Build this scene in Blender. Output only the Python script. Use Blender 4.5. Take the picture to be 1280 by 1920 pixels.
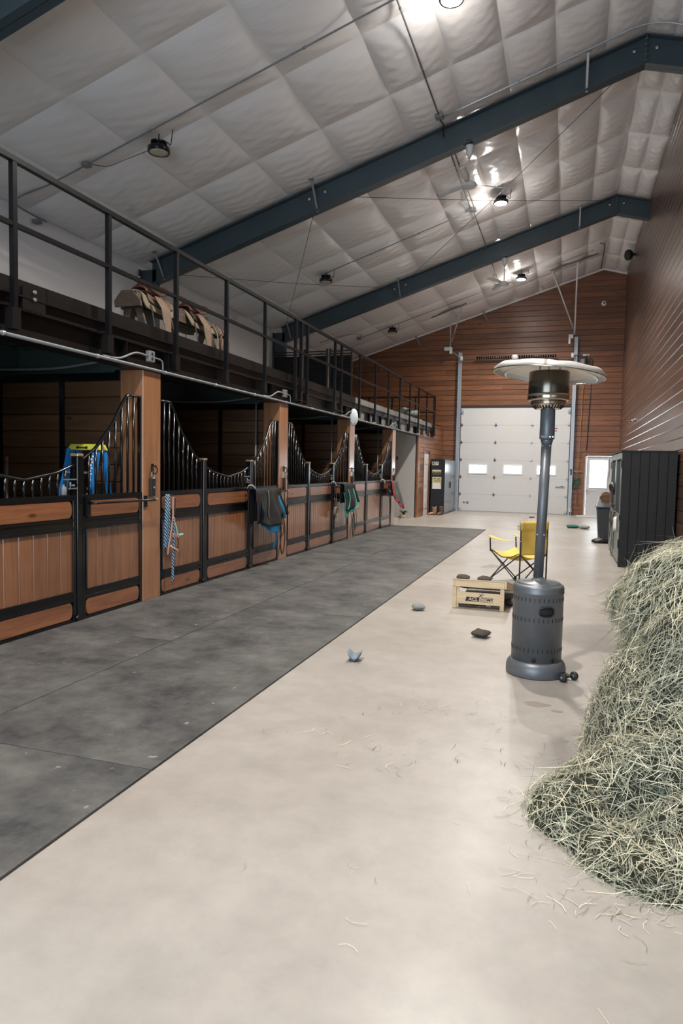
import bpy, bmesh, math, random
import numpy as np
from mathutils import Vector, Matrix, Euler
random.seed(7); RNG = np.random.RandomState(11)
PI = math.pi
for o in list(bpy.data.objects): bpy.data.objects.remove(o)
sc = bpy.context.scene
COL = sc.collection

# ------------------------------------------------------------------ camera
F_PX, YAW, PITCH, ROLL, CAMH = 1302.4, -0.312035, -0.0650, 0.0198357, 1.487
def cam_axes():
    f = Vector((math.sin(YAW)*math.cos(PITCH), math.cos(YAW)*math.cos(PITCH), math.sin(PITCH)))
    r = Vector((math.cos(YAW), -math.sin(YAW), 0)); u = r.cross(f)
    c, s = math.cos(ROLL), math.sin(ROLL)
    return c*r + s*u, -s*r + c*u, f
r_, u_, f_ = cam_axes()
cd = bpy.data.cameras.new('camera'); cam = bpy.data.objects.new('camera', cd); COL.objects.link(cam)
cam.matrix_world = Matrix(((r_.x, u_.x, -f_.x, 0), (r_.y, u_.y, -f_.y, 0), (r_.z, u_.z, -f_.z, CAMH), (0, 0, 0, 1)))
cd.sensor_fit = 'HORIZONTAL'; cd.sensor_width = 24.0; cd.lens = F_PX*24.0/1280.0
cd.clip_start = 0.05; cd.clip_end = 200
cd.dof.use_dof = True; cd.dof.focus_distance = 5.2; cd.dof.aperture_fstop = 9.0
sc.camera = cam
sc.view_settings.view_transform = 'Standard'; sc.view_settings.look = 'None'
sc.view_settings.gamma = 1.0; sc.view_settings.use_curve_mapping = False
sc.view_settings.exposure = 0.17

# ------------------------------------------------------------------ world
w = bpy.data.worlds.new('world'); sc.world = w; w.use_nodes = True
bg = w.node_tree.nodes['Background']; bg.inputs['Color'].default_value = (0.66, 0.83, 1.0, 1); bg.inputs['Strength'].default_value = 7.5
def area(name, loc, rot, sx, sy, power, color=(1, 1, 1), shape='RECTANGLE', portal=False, spread=PI):
    l = bpy.data.lights.new(name, 'AREA'); l.shape = shape; l.size = sx; l.size_y = sy; l.energy = power; l.color = color; l.spread = spread
    l.cycles.is_portal = portal
    o = bpy.data.objects.new(name, l); COL.objects.link(o); o.location = loc; o.rotation_euler = rot
    return o
LAMP_W = 330.0

# ------------------------------------------------------------------ key dimensions (metres)
XS = -4.29            # stall fronts
XR = 1.63             # right wall
XL = -8.12            # left outer wall
YB = 24.97            # back wall
YF = -3.3             # front wall, behind the camera
XRIDGE = 0.9
def roofz(x): return 8.2 + 0.32*(x-XRIDGE) if x <= XRIDGE else 8.2 - 0.27*(x-XRIDGE)
DECK = 2.93
PIL0, PITCHY, PILW = 6.345, 3.66, 0.33

# front opening (daylight behind the camera)
OPX0, OPX1, OPZ = -4.6, 0.6, 4.6
area('daylight_portal', ((OPX0+OPX1)/2, YF-0.02, OPZ/2), (PI/2, 0, 0), OPX1-OPX0, OPZ, 1, portal=True)

# ------------------------------------------------------------------ materials
def mat(name):
    m = bpy.data.materials.new(name); m.use_nodes = True
    nt = m.node_tree; return m, nt, nt.nodes['Principled BSDF']
def N(nt, t, **kw):
    n = nt.nodes.new(t)
    for k, v in kw.items():
        if k in n.inputs.keys() if hasattr(n.inputs, 'keys') else False: n.inputs[k].default_value = v
        else: setattr(n, k, v)
    return n
def setv(b, rough=.5, metal=0., spec=.5, coat=0., coatr=.1):
    b.inputs['Roughness'].default_value = rough; b.inputs['Metallic'].default_value = metal
    b.inputs['Specular IOR Level'].default_value = spec; b.inputs['Coat Weight'].default_value = coat; b.inputs['Coat Roughness'].default_value = coatr
def plain(name, c, rough=.5, metal=0., spec=.5, noise=.12, scale=12., bump=.0, bscale=60., coat=0.):
    m, nt, b = mat(name); setv(b, rough, metal, spec, coat)
    tc = N(nt, 'ShaderNodeTexCoord'); nz = N(nt, 'ShaderNodeTexNoise'); nz.inputs['Scale'].default_value = scale; nz.inputs['Detail'].default_value = 4
    nt.links.new(tc.outputs['Object'], nz.inputs['Vector'])
    mx = N(nt, 'ShaderNodeMixRGB'); mx.inputs['Color1'].default_value = (*[v*(1-noise) for v in c], 1); mx.inputs['Color2'].default_value = (*[min(1, v*(1+noise)) for v in c], 1)
    nt.links.new(nz.outputs['Fac'], mx.inputs['Fac']); nt.links.new(mx.outputs['Color'], b.inputs['Base Color'])
    if bump:
        n2 = N(nt, 'ShaderNodeTexNoise'); n2.inputs['Scale'].default_value = bscale; nt.links.new(tc.outputs['Object'], n2.inputs['Vector'])
        bp = N(nt, 'ShaderNodeBump'); bp.inputs['Strength'].default_value = bump; bp.inputs['Distance'].default_value = .01
        nt.links.new(n2.outputs['Fac'], bp.inputs['Height']); nt.links.new(bp.outputs['Normal'], b.inputs['Normal'])
    return m
def emit(name, c, s):
    m, nt, b = mat(name); setv(b, .4); b.inputs['Base Color'].default_value = (*c, 1)
    b.inputs['Emission Color'].default_value = (*c, 1); b.inputs['Emission Strength'].default_value = s
    return m
def wood(name, ca, cb, axis='y', rough=.45, knots=True, vary=.25, spec=.5, coat=0.):
    """ca dark, cb light; grain runs along axis; every board differs through Object Info random"""
    m, nt, b = mat(name); setv(b, rough, 0, spec, coat, .16)
    L = nt.links.new
    tc = N(nt, 'ShaderNodeTexCoord'); oi = N(nt, 'ShaderNodeObjectInfo')
    mu = N(nt, 'ShaderNodeVectorMath', operation='MULTIPLY'); s = {'x': (.35, 6, 6), 'y': (6, .35, 6), 'z': (6, 6, .35)}[axis]; mu.inputs[1].default_value = s
    L(tc.outputs['Object'], mu.inputs[0])
    cmb = N(nt, 'ShaderNodeCombineXYZ')
    m1 = N(nt, 'ShaderNodeMath', operation='MULTIPLY'); m1.inputs[1].default_value = 37.; L(oi.outputs['Random'], m1.inputs[0])
    for i in range(3): L(m1.outputs[0], cmb.inputs[i])
    ad = N(nt, 'ShaderNodeVectorMath', operation='ADD'); L(mu.outputs[0], ad.inputs[0]); L(cmb.outputs[0], ad.inputs[1])
    n1 = N(nt, 'ShaderNodeTexNoise'); n1.inputs['Scale'].default_value = 2.2; n1.inputs['Detail'].default_value = 6; n1.inputs['Roughness'].default_value = .65; n1.inputs['Distortion'].default_value = 1.1
    L(ad.outputs[0], n1.inputs['Vector'])
    n2 = N(nt, 'ShaderNodeTexNoise'); n2.inputs['Scale'].default_value = 14; n2.inputs['Detail'].default_value = 2; L(ad.outputs[0], n2.inputs['Vector'])
    mm = N(nt, 'ShaderNodeMath', operation='MULTIPLY_ADD'); mm.inputs[1].default_value = .3; L(n2.outputs['Fac'], mm.inputs[0]); L(n1.outputs['Fac'], mm.inputs[2])
    rp = N(nt, 'ShaderNodeValToRGB'); rp.color_ramp.elements[0].position = .42; rp.color_ramp.elements[1].position = .86
    rp.color_ramp.elements[0].color = (*ca, 1); rp.color_ramp.elements[1].color = (*cb, 1); L(mm.outputs[0], rp.inputs['Fac'])
    # board to board variation
    mr = N(nt, 'ShaderNodeMapRange'); mr.inputs['To Min'].default_value = 1-vary; mr.inputs['To Max'].default_value = 1+vary; L(oi.outputs['Random'], mr.inputs['Value'])
    vm = N(nt, 'ShaderNodeVectorMath', operation='SCALE'); L(rp.outputs['Color'], vm.inputs[0]); L(mr.outputs[0], vm.inputs['Scale'])
    out = vm.outputs[0]
    if knots:
        vo = N(nt, 'ShaderNodeTexVoronoi'); vo.inputs['Scale'].default_value = 1.5
        mk = N(nt, 'ShaderNodeVectorMath', operation='MULTIPLY'); mk.inputs[1].default_value = {'x': (1.0, 2.6, 2.6), 'y': (2.6, 1.0, 2.6), 'z': (2.6, 2.6, 1.0)}[axis]
        L(tc.outputs['Object'], mk.inputs[0]); a2 = N(nt, 'ShaderNodeVectorMath', operation='ADD'); L(mk.outputs[0], a2.inputs[0]); L(cmb.outputs[0], a2.inputs[1]); L(a2.outputs[0], vo.inputs['Vector'])
        kr = N(nt, 'ShaderNodeValToRGB'); kr.color_ramp.elements[0].position = .045; kr.color_ramp.elements[1].position = .10
        kr.color_ramp.elements[0].color = (.35, .3, .28, 1); kr.color_ramp.elements[1].color = (1, 1, 1, 1); L(vo.outputs['Distance'], kr.inputs['Fac'])
        mx = N(nt, 'ShaderNodeMixRGB', blend_type='MULTIPLY'); mx.inputs['Fac'].default_value = 1; L(out, mx.inputs['Color1']); L(kr.outputs['Color'], mx.inputs['Color2']); out = mx.outputs['Color']
    L(out, b.inputs['Base Color'])
    bp = N(nt, 'ShaderNodeBump'); bp.inputs['Strength'].default_value = .12; bp.inputs['Distance'].default_value = .004
    L(mm.outputs[0], bp.inputs['Height']); L(bp.outputs['Normal'], b.inputs['Normal'])
    return m

M = {}
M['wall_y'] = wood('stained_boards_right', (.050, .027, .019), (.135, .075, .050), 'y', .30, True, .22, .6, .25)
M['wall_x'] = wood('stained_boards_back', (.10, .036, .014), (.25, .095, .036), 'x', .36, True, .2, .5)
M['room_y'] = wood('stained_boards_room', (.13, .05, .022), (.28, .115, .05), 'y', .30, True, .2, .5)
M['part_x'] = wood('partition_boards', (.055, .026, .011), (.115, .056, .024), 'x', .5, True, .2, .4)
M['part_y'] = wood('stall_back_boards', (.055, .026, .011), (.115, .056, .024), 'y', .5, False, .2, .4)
M['stall_z'] = wood('stall_boards_upright', (.135, .050, .021), (.27, .110, .048), 'z', .34, False, .14, .5, 1.)
M['stall_y'] = wood('stall_boards_lying', (.125, .042, .017), (.28, .102, .042), 'y', .34, True, .12, .5, 1.)
M['post_z'] = wood('pilaster_wood', (.22, .092, .038), (.36, .165, .078), 'z', .3, False, .06, .5, 1.)
M['pine'] = wood('pale_pine', (.50, .36, .20), (.72, .55, .34), 'x', .5, False, .08)
M['board_top'] = wood('worn_board_top', (.16, .14, .13), (.27, .25, .23), 'y', .45, False, .08)
M['trestle'] = wood('old_trestle_wood', (.05, .03, .02), (.13, .085, .06), 'y', .6, True, .2)
M['black'] = plain('black_painted_steel', (.0035, .004, .005), .24, 0, .38, .2, 5, .02, 90, coat=.25)
M['rail_black'] = plain('satin_black_rail_paint', (.003, .003, .0035), .34, 0, .28, .2, 5)
M['deck_steel'] = plain('dark_brown_black_steel', (.0065, .005, .0045), .36, 0, .3, .6, 4, .03, 60)
M['beam'] = plain('blue_grey_painted_steel', (.042, .060, .070), .45, 0, .5, .1, 3)
M['joist'] = plain('green_lit_deck_steel', (.055, .075, .072), .5, 0, .4, .15, 3)  # green light under the deck is mixed into this steel colour
M['galv'] = plain('galvanised_steel', (.42, .44, .46), .38, .7, .5, .2, 20)
M['conduit'] = plain('grey_conduit', (.17, .175, .175), .5, .1, .5, .1, 10)
M['wire'] = plain('steel_cable', (.16, .13, .12), .5, .4)
M['brass'] = plain('brass_cap', (.52, .38, .20), .35, .7)
M['white_paint'] = plain('white_paint', (.58, .57, .565), .45, 0, .5, .03, 3)
M['white_plastic'] = plain('white_plastic', (.72, .73, .73), .35, 0, .5, .04)
M['niche'] = plain('pale_grey_wall_panel', (.50, .48, .46), .6, 0, .3, .04, 2)
M['blackp'] = plain('matt_black_plastic', (.010, .010, .011), .45)
M['cab'] = plain('dark_charcoal_boards', (.013, .0115, .011), .5, 0, .3, .25, 8, .05, 40)
M['locker'] = plain('black_locker_metal', (.008, .009, .012), .4, 0, .4, .1)
M['lockerf'] = plain('satin_steel_locker_door', (.16, .19, .22), .22, .6, .5, .06)
M['heater'] = plain('hammered_dark_grey_metal', (.125, .130, .138), .40, .35, .5, .12, 30, .05, 300)
M['chrome'] = plain('polished_warm_steel', (.55, .50, .42), .16, 1., .5, .06, 8)
M['alu'] = plain('aluminium_reflector', (.80, .74, .66), .42, .35, .5, .08, 5, .05, 6)
M['rubber'] = plain('black_rubber', (.015, .015, .015), .6)
M['slot'] = plain('dark_slot', (.004, .004, .004), .8)
M['yellow'] = plain('yellow_canvas', (.66, .45, .10), .75, 0, .2, .1, 6, .2, 40)
M['bagbrown'] = plain('brown_bean_bag_cloth', (.06, .048, .042), .9, 0, .2, .5, 30, .15, 120)
M['bagblue'] = plain('grey_blue_bean_bag_cloth', (.17, .21, .24), .9, 0, .2, .4, 25, .15, 120)
M['baggrey'] = plain('grey_bean_bag_cloth', (.22, .22, .21), .9, 0, .2, .4, 25, .15, 120)
M['bagteal'] = plain('teal_cloth', (.03, .12, .12), .9, 0, .2, .3)
M['blk_olive'] = plain('dark_olive_blanket', (.020, .019, .016), .85, 0, .25, .35, 9, .3, 30)
M['blk_blue'] = plain('bright_blue_lining', (.03, .20, .38), .7, 0, .3, .2)
M['blk_black'] = plain('black_blanket', (.018, .018, .020), .85, 0, .25, .35, 9, .3, 30)
M['green'] = plain('sea_green_trim', (.05, .38, .27), .7, 0, .3, .15)
M['blk_grey'] = plain('grey_blanket', (.075, .08, .078), .8, 0, .25, .3, 9, .3, 30)
M['red'] = plain('red_blanket_trim', (.24, .03, .035), .8, 0, .3, .3, 14)
M['leather'] = plain('dark_leather', (.035, .020, .014), .45, 0, .5, .4, 20)
M['tan_leather'] = plain('tan_leather', (.13, .075, .05), .5, 0, .5, .4, 20, .15, 60)
M['red_leather'] = plain('red_brown_leather', (.085, .026, .016), .4, 0, .5, .3, 20)
M['pinkstrap'] = plain('dusty_pink_webbing', (.46, .27, .22), .7, 0, .3, .15, 30)
M['fleece'] = plain('cream_fleece', (.23, .19, .13), .95, 0, .1, .2, 40, .5, 60)
M['mint'] = plain('mint_webbing', (.20, .50, .42), .6)
M['ladder_blue'] = plain('blue_fibreglass', (.015, .20, .55), .45)
M['ladder_yel'] = plain('yellow_green_plastic', (.55, .52, .05), .5)
M['cloth_white'] = plain('white_cloth', (.42, .39, .33), .85, 0, .2)
M['paper'] = plain('cream_paper', (.62, .56, .42), .8, 0, .2, .12, 8)
M['paper_white'] = plain('white_paper', (.75, .74, .72), .8, 0, .2, .03)
M['ink'] = plain('black_ink', (.02, .02, .022), .7)
M['sack'] = plain('grey_green_cloth', (.20, .21, .19), .9, 0, .2, .25, 10, .4, 20)
M['orange_tan'] = plain('tan_rope', (.42, .22, .08), .8)
M['greenhose'] = plain('green_hose', (.03, .12, .05), .6)
M['logoblue'] = plain('logo_blue', (.02, .06, .4), .5)
M['logoorange'] = plain('logo_orange', (.6, .12, .03), .5)
M['amber'] = plain('copper_basket', (.20, .09, .035), .5, .3)
M['deck_lit'] = plain('deck_reflection_grey', (.17, .165, .155), .5, 0, .4, .1, 6)  # deck steel with its bright reflections put into the colour
M['lamp_off'] = plain('led_lens_off', (.50, .43, .34), .4, 0, .5, .2, 60)
M['lamp_on'] = emit('led_lens_on', (1, .97, .90), 60.)
M['glass_lit'] = emit('daylit_obscured_glass', (.80, .92, 1.0), 7.0)
M['boots'] = plain('brown_boot_leather', (.13, .065, .04), .5, 0, .5, .4, 30)
M['boots2'] = plain('tan_boot_leather', (.30, .18, .10), .5, 0, .5, .4, 30)

# rope with a blue and white spiral
def rope_mat():
    m, nt, b = mat('blue_white_rope'); setv(b, .8, 0, .2); L = nt.links.new
    tc = N(nt, 'ShaderNodeTexCoord'); wv = N(nt, 'ShaderNodeTexWave'); wv.bands_direction = 'DIAGONAL'; wv.inputs['Scale'].default_value = 16; wv.inputs['Distortion'].default_value = 2.; wv.inputs['Detail'].default_value = 1.
    L(tc.outputs['Object'], wv.inputs['Vector'])
    rp = N(nt, 'ShaderNodeValToRGB'); e = rp.color_ramp.elements; e[0].position = .3; e[0].color = (.012, .02, .04, 1); e[1].position = .85; e[1].color = (.30, .40, .44, 1)
    k = e.new(.5); k.color = (.05, .26, .45, 1); L(wv.outputs['Fac'], rp.inputs['Fac']); L(rp.outputs['Color'], b.inputs['Base Color'])
    return m
M['rope'] = rope_mat()

def floor_mat_():
    m, nt, b = mat('polished_concrete'); L = nt.links.new; setv(b, .3, 0, .30, .26, .28)
    tc = N(nt, 'ShaderNodeTexCoord')
    n1 = N(nt, 'ShaderNodeTexNoise'); n1.inputs['Scale'].default_value = .55; n1.inputs['Detail'].default_value = 5; L(tc.outputs['Object'], n1.inputs['Vector'])
    n2 = N(nt, 'ShaderNodeTexNoise'); n2.inputs['Scale'].default_value = 5; n2.inputs['Detail'].default_value = 8; n2.inputs['Roughness'].default_value = .7; L(tc.outputs['Object'], n2.inputs['Vector'])
    r1 = N(nt, 'ShaderNodeValToRGB'); e = r1.color_ramp.elements; e[0].position = .3; e[0].color = (.275, .240, .208, 1); e[1].position = .7; e[1].color = (.345, .312, .278, 1); L(n1.outputs['Fac'], r1.inputs['Fac'])
    r2 = N(nt, 'ShaderNodeValToRGB'); e = r2.color_ramp.elements; e[0].position = .3; e[0].color = (.86, .86, .86, 1); e[1].position = .62; e[1].color = (1.04, 1.04, 1.04, 1); L(n2.outputs['Fac'], r2.inputs['Fac'])
    mx = N(nt, 'ShaderNodeMixRGB', blend_type='MULTIPLY'); mx.inputs['Fac'].default_value = 1; L(r1.outputs['Color'], mx.inputs['Color1']); L(r2.outputs['Color'], mx.inputs['Color2'])
    # small dark spots and pale specks
    vo = N(nt, 'ShaderNodeTexVoronoi'); vo.inputs['Scale'].default_value = 1.1; vo.inputs['Randomness'].default_value = 1; 
    nw = N(nt, 'ShaderNodeTexNoise'); nw.inputs['Scale'].default_value = 6; L(tc.outputs['Object'], nw.inputs['Vector'])
    mv = N(nt, 'ShaderNodeMixRGB'); mv.inputs['Fac'].default_value = .06; L(tc.outputs['Object'], mv.inputs['Color1']); L(nw.outputs['Color'], mv.inputs['Color2']); L(mv.outputs['Color'], vo.inputs['Vector'])
    r3 = N(nt, 'ShaderNodeValToRGB'); e = r3.color_ramp.elements; e[0].position = .025; e[0].color = (.62, .60, .58, 1); e[1].position = .06; e[1].color = (1, 1, 1, 1); L(vo.outputs['Distance'], r3.inputs['Fac'])
    m2 = N(nt, 'ShaderNodeMixRGB', blend_type='MULTIPLY'); m2.inputs['Fac'].default_value = .8; L(mx.outputs['Color'], m2.inputs['Color1']); L(r3.outputs['Color'], m2.inputs['Color2'])
    L(m2.outputs['Color'], b.inputs['Base Color'])
    n4 = N(nt, 'ShaderNodeTexNoise'); n4.inputs['Scale'].default_value = 1.7; n4.inputs['Detail'].default_value = 4; L(tc.outputs['Object'], n4.inputs['Vector'])
    mr = N(nt, 'ShaderNodeMapRange'); mr.inputs['From Min'].default_value = .3; mr.inputs['From Max'].default_value = .7; mr.inputs['To Min'].default_value = .36; mr.inputs['To Max'].default_value = .52; L(n4.outputs['Fac'], mr.inputs['Value']); L(mr.outputs[0], b.inputs['Roughness'])
    bp = N(nt, 'ShaderNodeBump'); bp.inputs['Strength'].default_value = .25; bp.inputs['Distance'].default_value = .004; n5 = N(nt, 'ShaderNodeTexNoise'); n5.inputs['Scale'].default_value = 3.5; n5.inputs['Detail'].default_value = 3; L(tc.outputs['Object'], n5.inputs['Vector']); L(n5.outputs['Fac'], bp.inputs['Height']); L(bp.outputs['Normal'], b.inputs['Normal'])
    return m
M['floor'] = floor_mat_()
def mat_mat():
    m, nt, b = mat('dusty_rubber_mat'); L = nt.links.new; setv(b, .62, 0, .4)
    tc = N(nt, 'ShaderNodeTexCoord')
    n1 = N(nt, 'ShaderNodeTexNoise'); n1.inputs['Scale'].default_value = 1.6; n1.inputs['Detail'].default_value = 9; n1.inputs['Roughness'].default_value = .72; L(tc.outputs['Object'], n1.inputs['Vector'])
    r1 = N(nt, 'ShaderNodeValToRGB'); e = r1.color_ramp.elements; e[0].position = .34; e[0].color = (.016, .016, .018, 1); e[1].position = .72; e[1].color = (.125, .118, .106, 1); L(n1.outputs['Fac'], r1.inputs['Fac'])
    vo = N(nt, 'ShaderNodeTexNoise'); vo.inputs['Scale'].default_value = 11; vo.inputs['Detail'].default_value = 3; L(tc.outputs['Object'], vo.inputs['Vector'])
    r2 = N(nt, 'ShaderNodeValToRGB'); e = r2.color_ramp.elements; e[0].position = .70; e[0].color = (0, 0, 0, 1); e[1].position = .80; e[1].color = (1, 1, 1, 1); L(vo.outputs['Fac'], r2.inputs['Fac'])
    mx = N(nt, 'ShaderNodeMixRGB'); L(r2.outputs['Color'], mx.inputs['Fac']); L(r1.outputs['Color'], mx.inputs['Color1']); mx.inputs['Color2'].default_value = (.28, .27, .25, 1)
    L(mx.outputs['Color'], b.inputs['Base Color'])
    ck = N(nt, 'ShaderNodeTexVoronoi'); ck.inputs['Scale'].default_value = 75; ck.inputs['Randomness'].default_value = .1; L(tc.outputs['Object'], ck.inputs['Vector'])
    bp = N(nt, 'ShaderNodeBump'); bp.inputs['Strength'].default_value = .35; bp.inputs['Distance'].default_value = .003; L(ck.outputs['Distance'], bp.inputs['Height']); L(bp.outputs['Normal'], b.inputs['Normal'])
    return m
M['mat'] = mat_mat()
def vinyl(name, c=(.78, .75, .745), rough=.22):
    m, nt, b = mat(name); L = nt.links.new; setv(b, rough, 0, .5)
    b.inputs['Base Color'].default_value = (*c, 1)
    tc = N(nt, 'ShaderNodeTexCoord'); oi = N(nt, 'ShaderNodeObjectInfo')
    mu = N(nt, 'ShaderNodeVectorMath', operation='MULTIPLY'); mu.inputs[1].default_value = (1.6, 14, 1); L(tc.outputs['Object'], mu.inputs[0])
    sc_ = N(nt, 'ShaderNodeMath', operation='MULTIPLY'); sc_.inputs[1].default_value = 50; L(oi.outputs['Random'], sc_.inputs[0])
    ad = N(nt, 'ShaderNodeVectorMath', operation='ADD'); L(mu.outputs[0], ad.inputs[0]); L(sc_.outputs[0], ad.inputs[1])
    n1 = N(nt, 'ShaderNodeTexNoise'); n1.inputs['Scale'].default_value = 2.; n1.inputs['Detail'].default_value = 5; n1.inputs['Distortion'].default_value = .6; L(ad.outputs[0], n1.inputs['Vector'])
    bp = N(nt, 'ShaderNodeBump'); bp.inputs['Strength'].default_value = .38; bp.inputs['Distance'].default_value = .008; L(n1.outputs['Fac'], bp.inputs['Height']); L(bp.outputs['Normal'], b.inputs['Normal'])
    return m
M['vinyl'] = vinyl('white_vinyl_insulation')
def hay_mat(name, dark=1.0):
    m, nt, b = mat(name); L = nt.links.new; setv(b, .6, 0, .3)
    g = N(nt, 'ShaderNodeNewGeometry'); rp = N(nt, 'ShaderNodeValToRGB'); e = rp.color_ramp.elements
    e[0].position = 0; e[0].color = (.13*dark, .135*dark, .095*dark, 1); e[1].position = 1; e[1].color = (.90*dark, .81*dark, .58*dark, 1)
    k = e.new(.45); k.color = (.37*dark, .365*dark, .26*dark, 1); k = e.new(.8); k.color = (.62*dark, .55*dark, .38*dark, 1)
    L(g.outputs['Random Per Island'], rp.inputs['Fac']); L(rp.outputs['Color'], b.inputs['Base Color'])
    return m
M['hay'] = hay_mat('dry_hay'); M['haycore'] = plain('hay_core', (.028, .028, .018), .9, 0, .1, .6, 14, .8, 50)  # core darkened to stand for the shade between strands
M['chaff'] = hay_mat('dark_chaff', .45)

# ------------------------------------------------------------------ mesh helpers
WL = {}   # world location of every parent
class MB:
    def __init__(s): s.v = []; s.f = []; s.sm = []
    def add(s, vs, fs, smooth=False):
        n = len(s.v); s.v += [tuple(p) for p in vs]; s.f += [tuple(i+n for i in f) for f in fs]; s.sm += [smooth]*len(fs); return s
    def box(s, a, b):
        x0, y0, z0 = [min(a[i], b[i]) for i in range(3)]; x1, y1, z1 = [max(a[i], b[i]) for i in range(3)]
        return s.add([(x0, y0, z0), (x1, y0, z0), (x1, y1, z0), (x0, y1, z0), (x0, y0, z1), (x1, y0, z1), (x1, y1, z1), (x0, y1, z1)],
                     [(0, 3, 2, 1), (4, 5, 6, 7), (0, 1, 5, 4), (1, 2, 6, 5), (2, 3, 7, 6), (3, 0, 4, 7)])
    def cbox(s, c, d, R=None):
        c = Vector(c); hx, hy, hz = d[0]/2, d[1]/2, d[2]/2
        P = [Vector((sx*hx, sy*hy, sz*hz)) for sz in (-1, 1) for sx, sy in ((-1, -1), (1, -1), (1, 1), (-1, 1))]
        if R is not None: P = [R @ p for p in P]
        return s.add([c+p for p in P], [(0, 3, 2, 1), (4, 5, 6, 7), (0, 1, 5, 4), (1, 2, 6, 5), (2, 3, 7, 6), (3, 0, 4, 7)])
    def bar(s, a, b, wx, wy, up=(0, 0, 1)):
        a = Vector(a); b = Vector(b); d = (b-a); L = d.length; d.normalize(); up = Vector(up)
        if abs(d.dot(up)) > .98: up = Vector((0, 1, 0))
        x = d.cross(up).normalized(); y = x.cross(d).normalized()
        R = Matrix((x, y, d)).transposed()
        return s.cbox((a+b)/2, (wx, wy, L), R)
    def prism(s, poly, axis, a, b, smooth=False):
        """poly of 2-D points in the plane normal to axis ('x': (y,z), 'y': (x,z), 'z': (x,y))"""
        def P(p, t): return {'x': (t, p[0], p[1]), 'y': (p[0], t, p[1]), 'z': (p[0], p[1], t)}[axis]
        n = len(poly); vs = [P(p, a) for p in poly]+[P(p, b) for p in poly]
        fs = [tuple(range(n)), tuple(range(2*n-1, n-1, -1))]+[(i, i+n, (i+1) % n+n, (i+1) % n) for i in range(n)]
        return s.add(vs, fs)
    def lathe(s, prof, c, seg=32, axis=(0, 0, 1), cap=True):
        c = Vector(c); ax = Vector(axis).normalized(); u = ax.orthogonal().normalized(); v = ax.cross(u)
        vs = []; fs = []
        for r, z in prof:
            for k in range(seg):
                a = 2*PI*k/seg; vs.append(c+ax*z+(u*math.cos(a)+v*math.sin(a))*r)
        m = len(prof)
        for i in range(m-1):
            for k in range(seg):
                k2 = (k+1) % seg; fs.append((i*seg+k, i*seg+k2, (i+1)*seg+k2, (i+1)*seg+k))
        s.add(vs, fs, True)
        if cap:
            n = len(s.v)-m*seg
            if prof[0][0] > 1e-4: s.f.append(tuple(n+k for k in range(seg-1, -1, -1))); s.sm.append(False)
            if prof[-1][0] > 1e-4: s.f.append(tuple(n+(m-1)*seg+k for k in range(seg))); s.sm.append(False)
        return s
    def cyl(s, a, b, r, seg=16, r2=None):
        a = Vector(a); b = Vector(b); return s.lathe([(r, 0), (r if r2 is None else r2, (b-a).length)], a, seg, (b-a))
    def tube(s, pts, r, seg=8, closed=False, flat=None):
        P = [Vector(p) for p in pts]; n = len(P); vs = []; fs = []; prev = None
        for i in range(n):
            if closed: t = (P[(i+1) % n]-P[i-1])
            else: t = P[min(i+1, n-1)]-P[max(i-1, 0)]
            t.normalize()
            if prev is None: u = t.orthogonal().normalized() if flat is None else (Vector(flat)-t*t.dot(Vector(flat))).normalized()
            else:
                u = prev-t*t.dot(prev)
                u = u.normalized() if u.length > 1e-5 else t.orthogonal().normalized()
            prev = u; v = t.cross(u); rr = r[i] if isinstance(r, (list, tuple)) and len(r) == n and not flat else r
            for k in range(seg):
                a = 2*PI*k/seg
                if flat is not None: vs.append(P[i]+u*math.cos(a)*r[0]+v*math.sin(a)*r[1])
                else: vs.append(P[i]+(u*math.cos(a)+v*math.sin(a))*rr)
        for i in range(n if closed else n-1):
            j = (i+1) % n
            for k in range(seg):
                k2 = (k+1) % seg; fs.append((i*seg+k, i*seg+k2, j*seg+k2, j*seg+k))
        s.add(vs, fs, True)
        if not closed:
            b = len(s.v)-n*seg
            s.f.append(tuple(b+k for k in range(seg-1, -1, -1))); s.f.append(tuple(b+(n-1)*seg+k for k in range(seg))); s.sm += [False, False]
        return s
    def grid(s, fn, nu, nv, thick=0., smooth=True):
        """fn(u,v)->point, u,v in 0..1; thick adds a back face offset along the normal"""
        P = [[Vector(fn(i/nu, j/nv)) for j in range(nv+1)] for i in range(nu+1)]
        vs = [p for row in P for p in row]; W = nv+1
        fs = [(i*W+j, (i+1)*W+j, (i+1)*W+j+1, i*W+j+1) for i in range(nu) for j in range(nv)]
        if thick:
            nn = []
            for i in range(nu+1):
                for j in range(nv+1):
                    a = P[min(i+1, nu)][j]-P[max(i-1, 0)][j]; b = P[i][min(j+1, nv)]-P[i][max(j-1, 0)]
                    q = a.cross(b); nn.append(q.normalized() if q.length > 1e-9 else Vector((0, 0, 1)))
            n0 = len(vs); vs2 = [p-q*thick for p, q in zip(vs, nn)]
            fs2 = [tuple(n0+k for k in reversed(f)) for f in fs]
            rim = [i*W for i in range(nu+1)]+[nu*W+j for j in range(1, nv+1)]+[i*W+nv for i in range(nu-1, -1, -1)]+[j for j in range(nv-1, 0, -1)]
            fr = [(rim[k], n0+rim[k], n0+rim[(k+1) % len(rim)], rim[(k+1) % len(rim)]) for k in range(len(rim))]
            return s.add(vs+vs2, fs+fs2+fr, smooth)
        return s.add(vs, fs, smooth)
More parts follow.
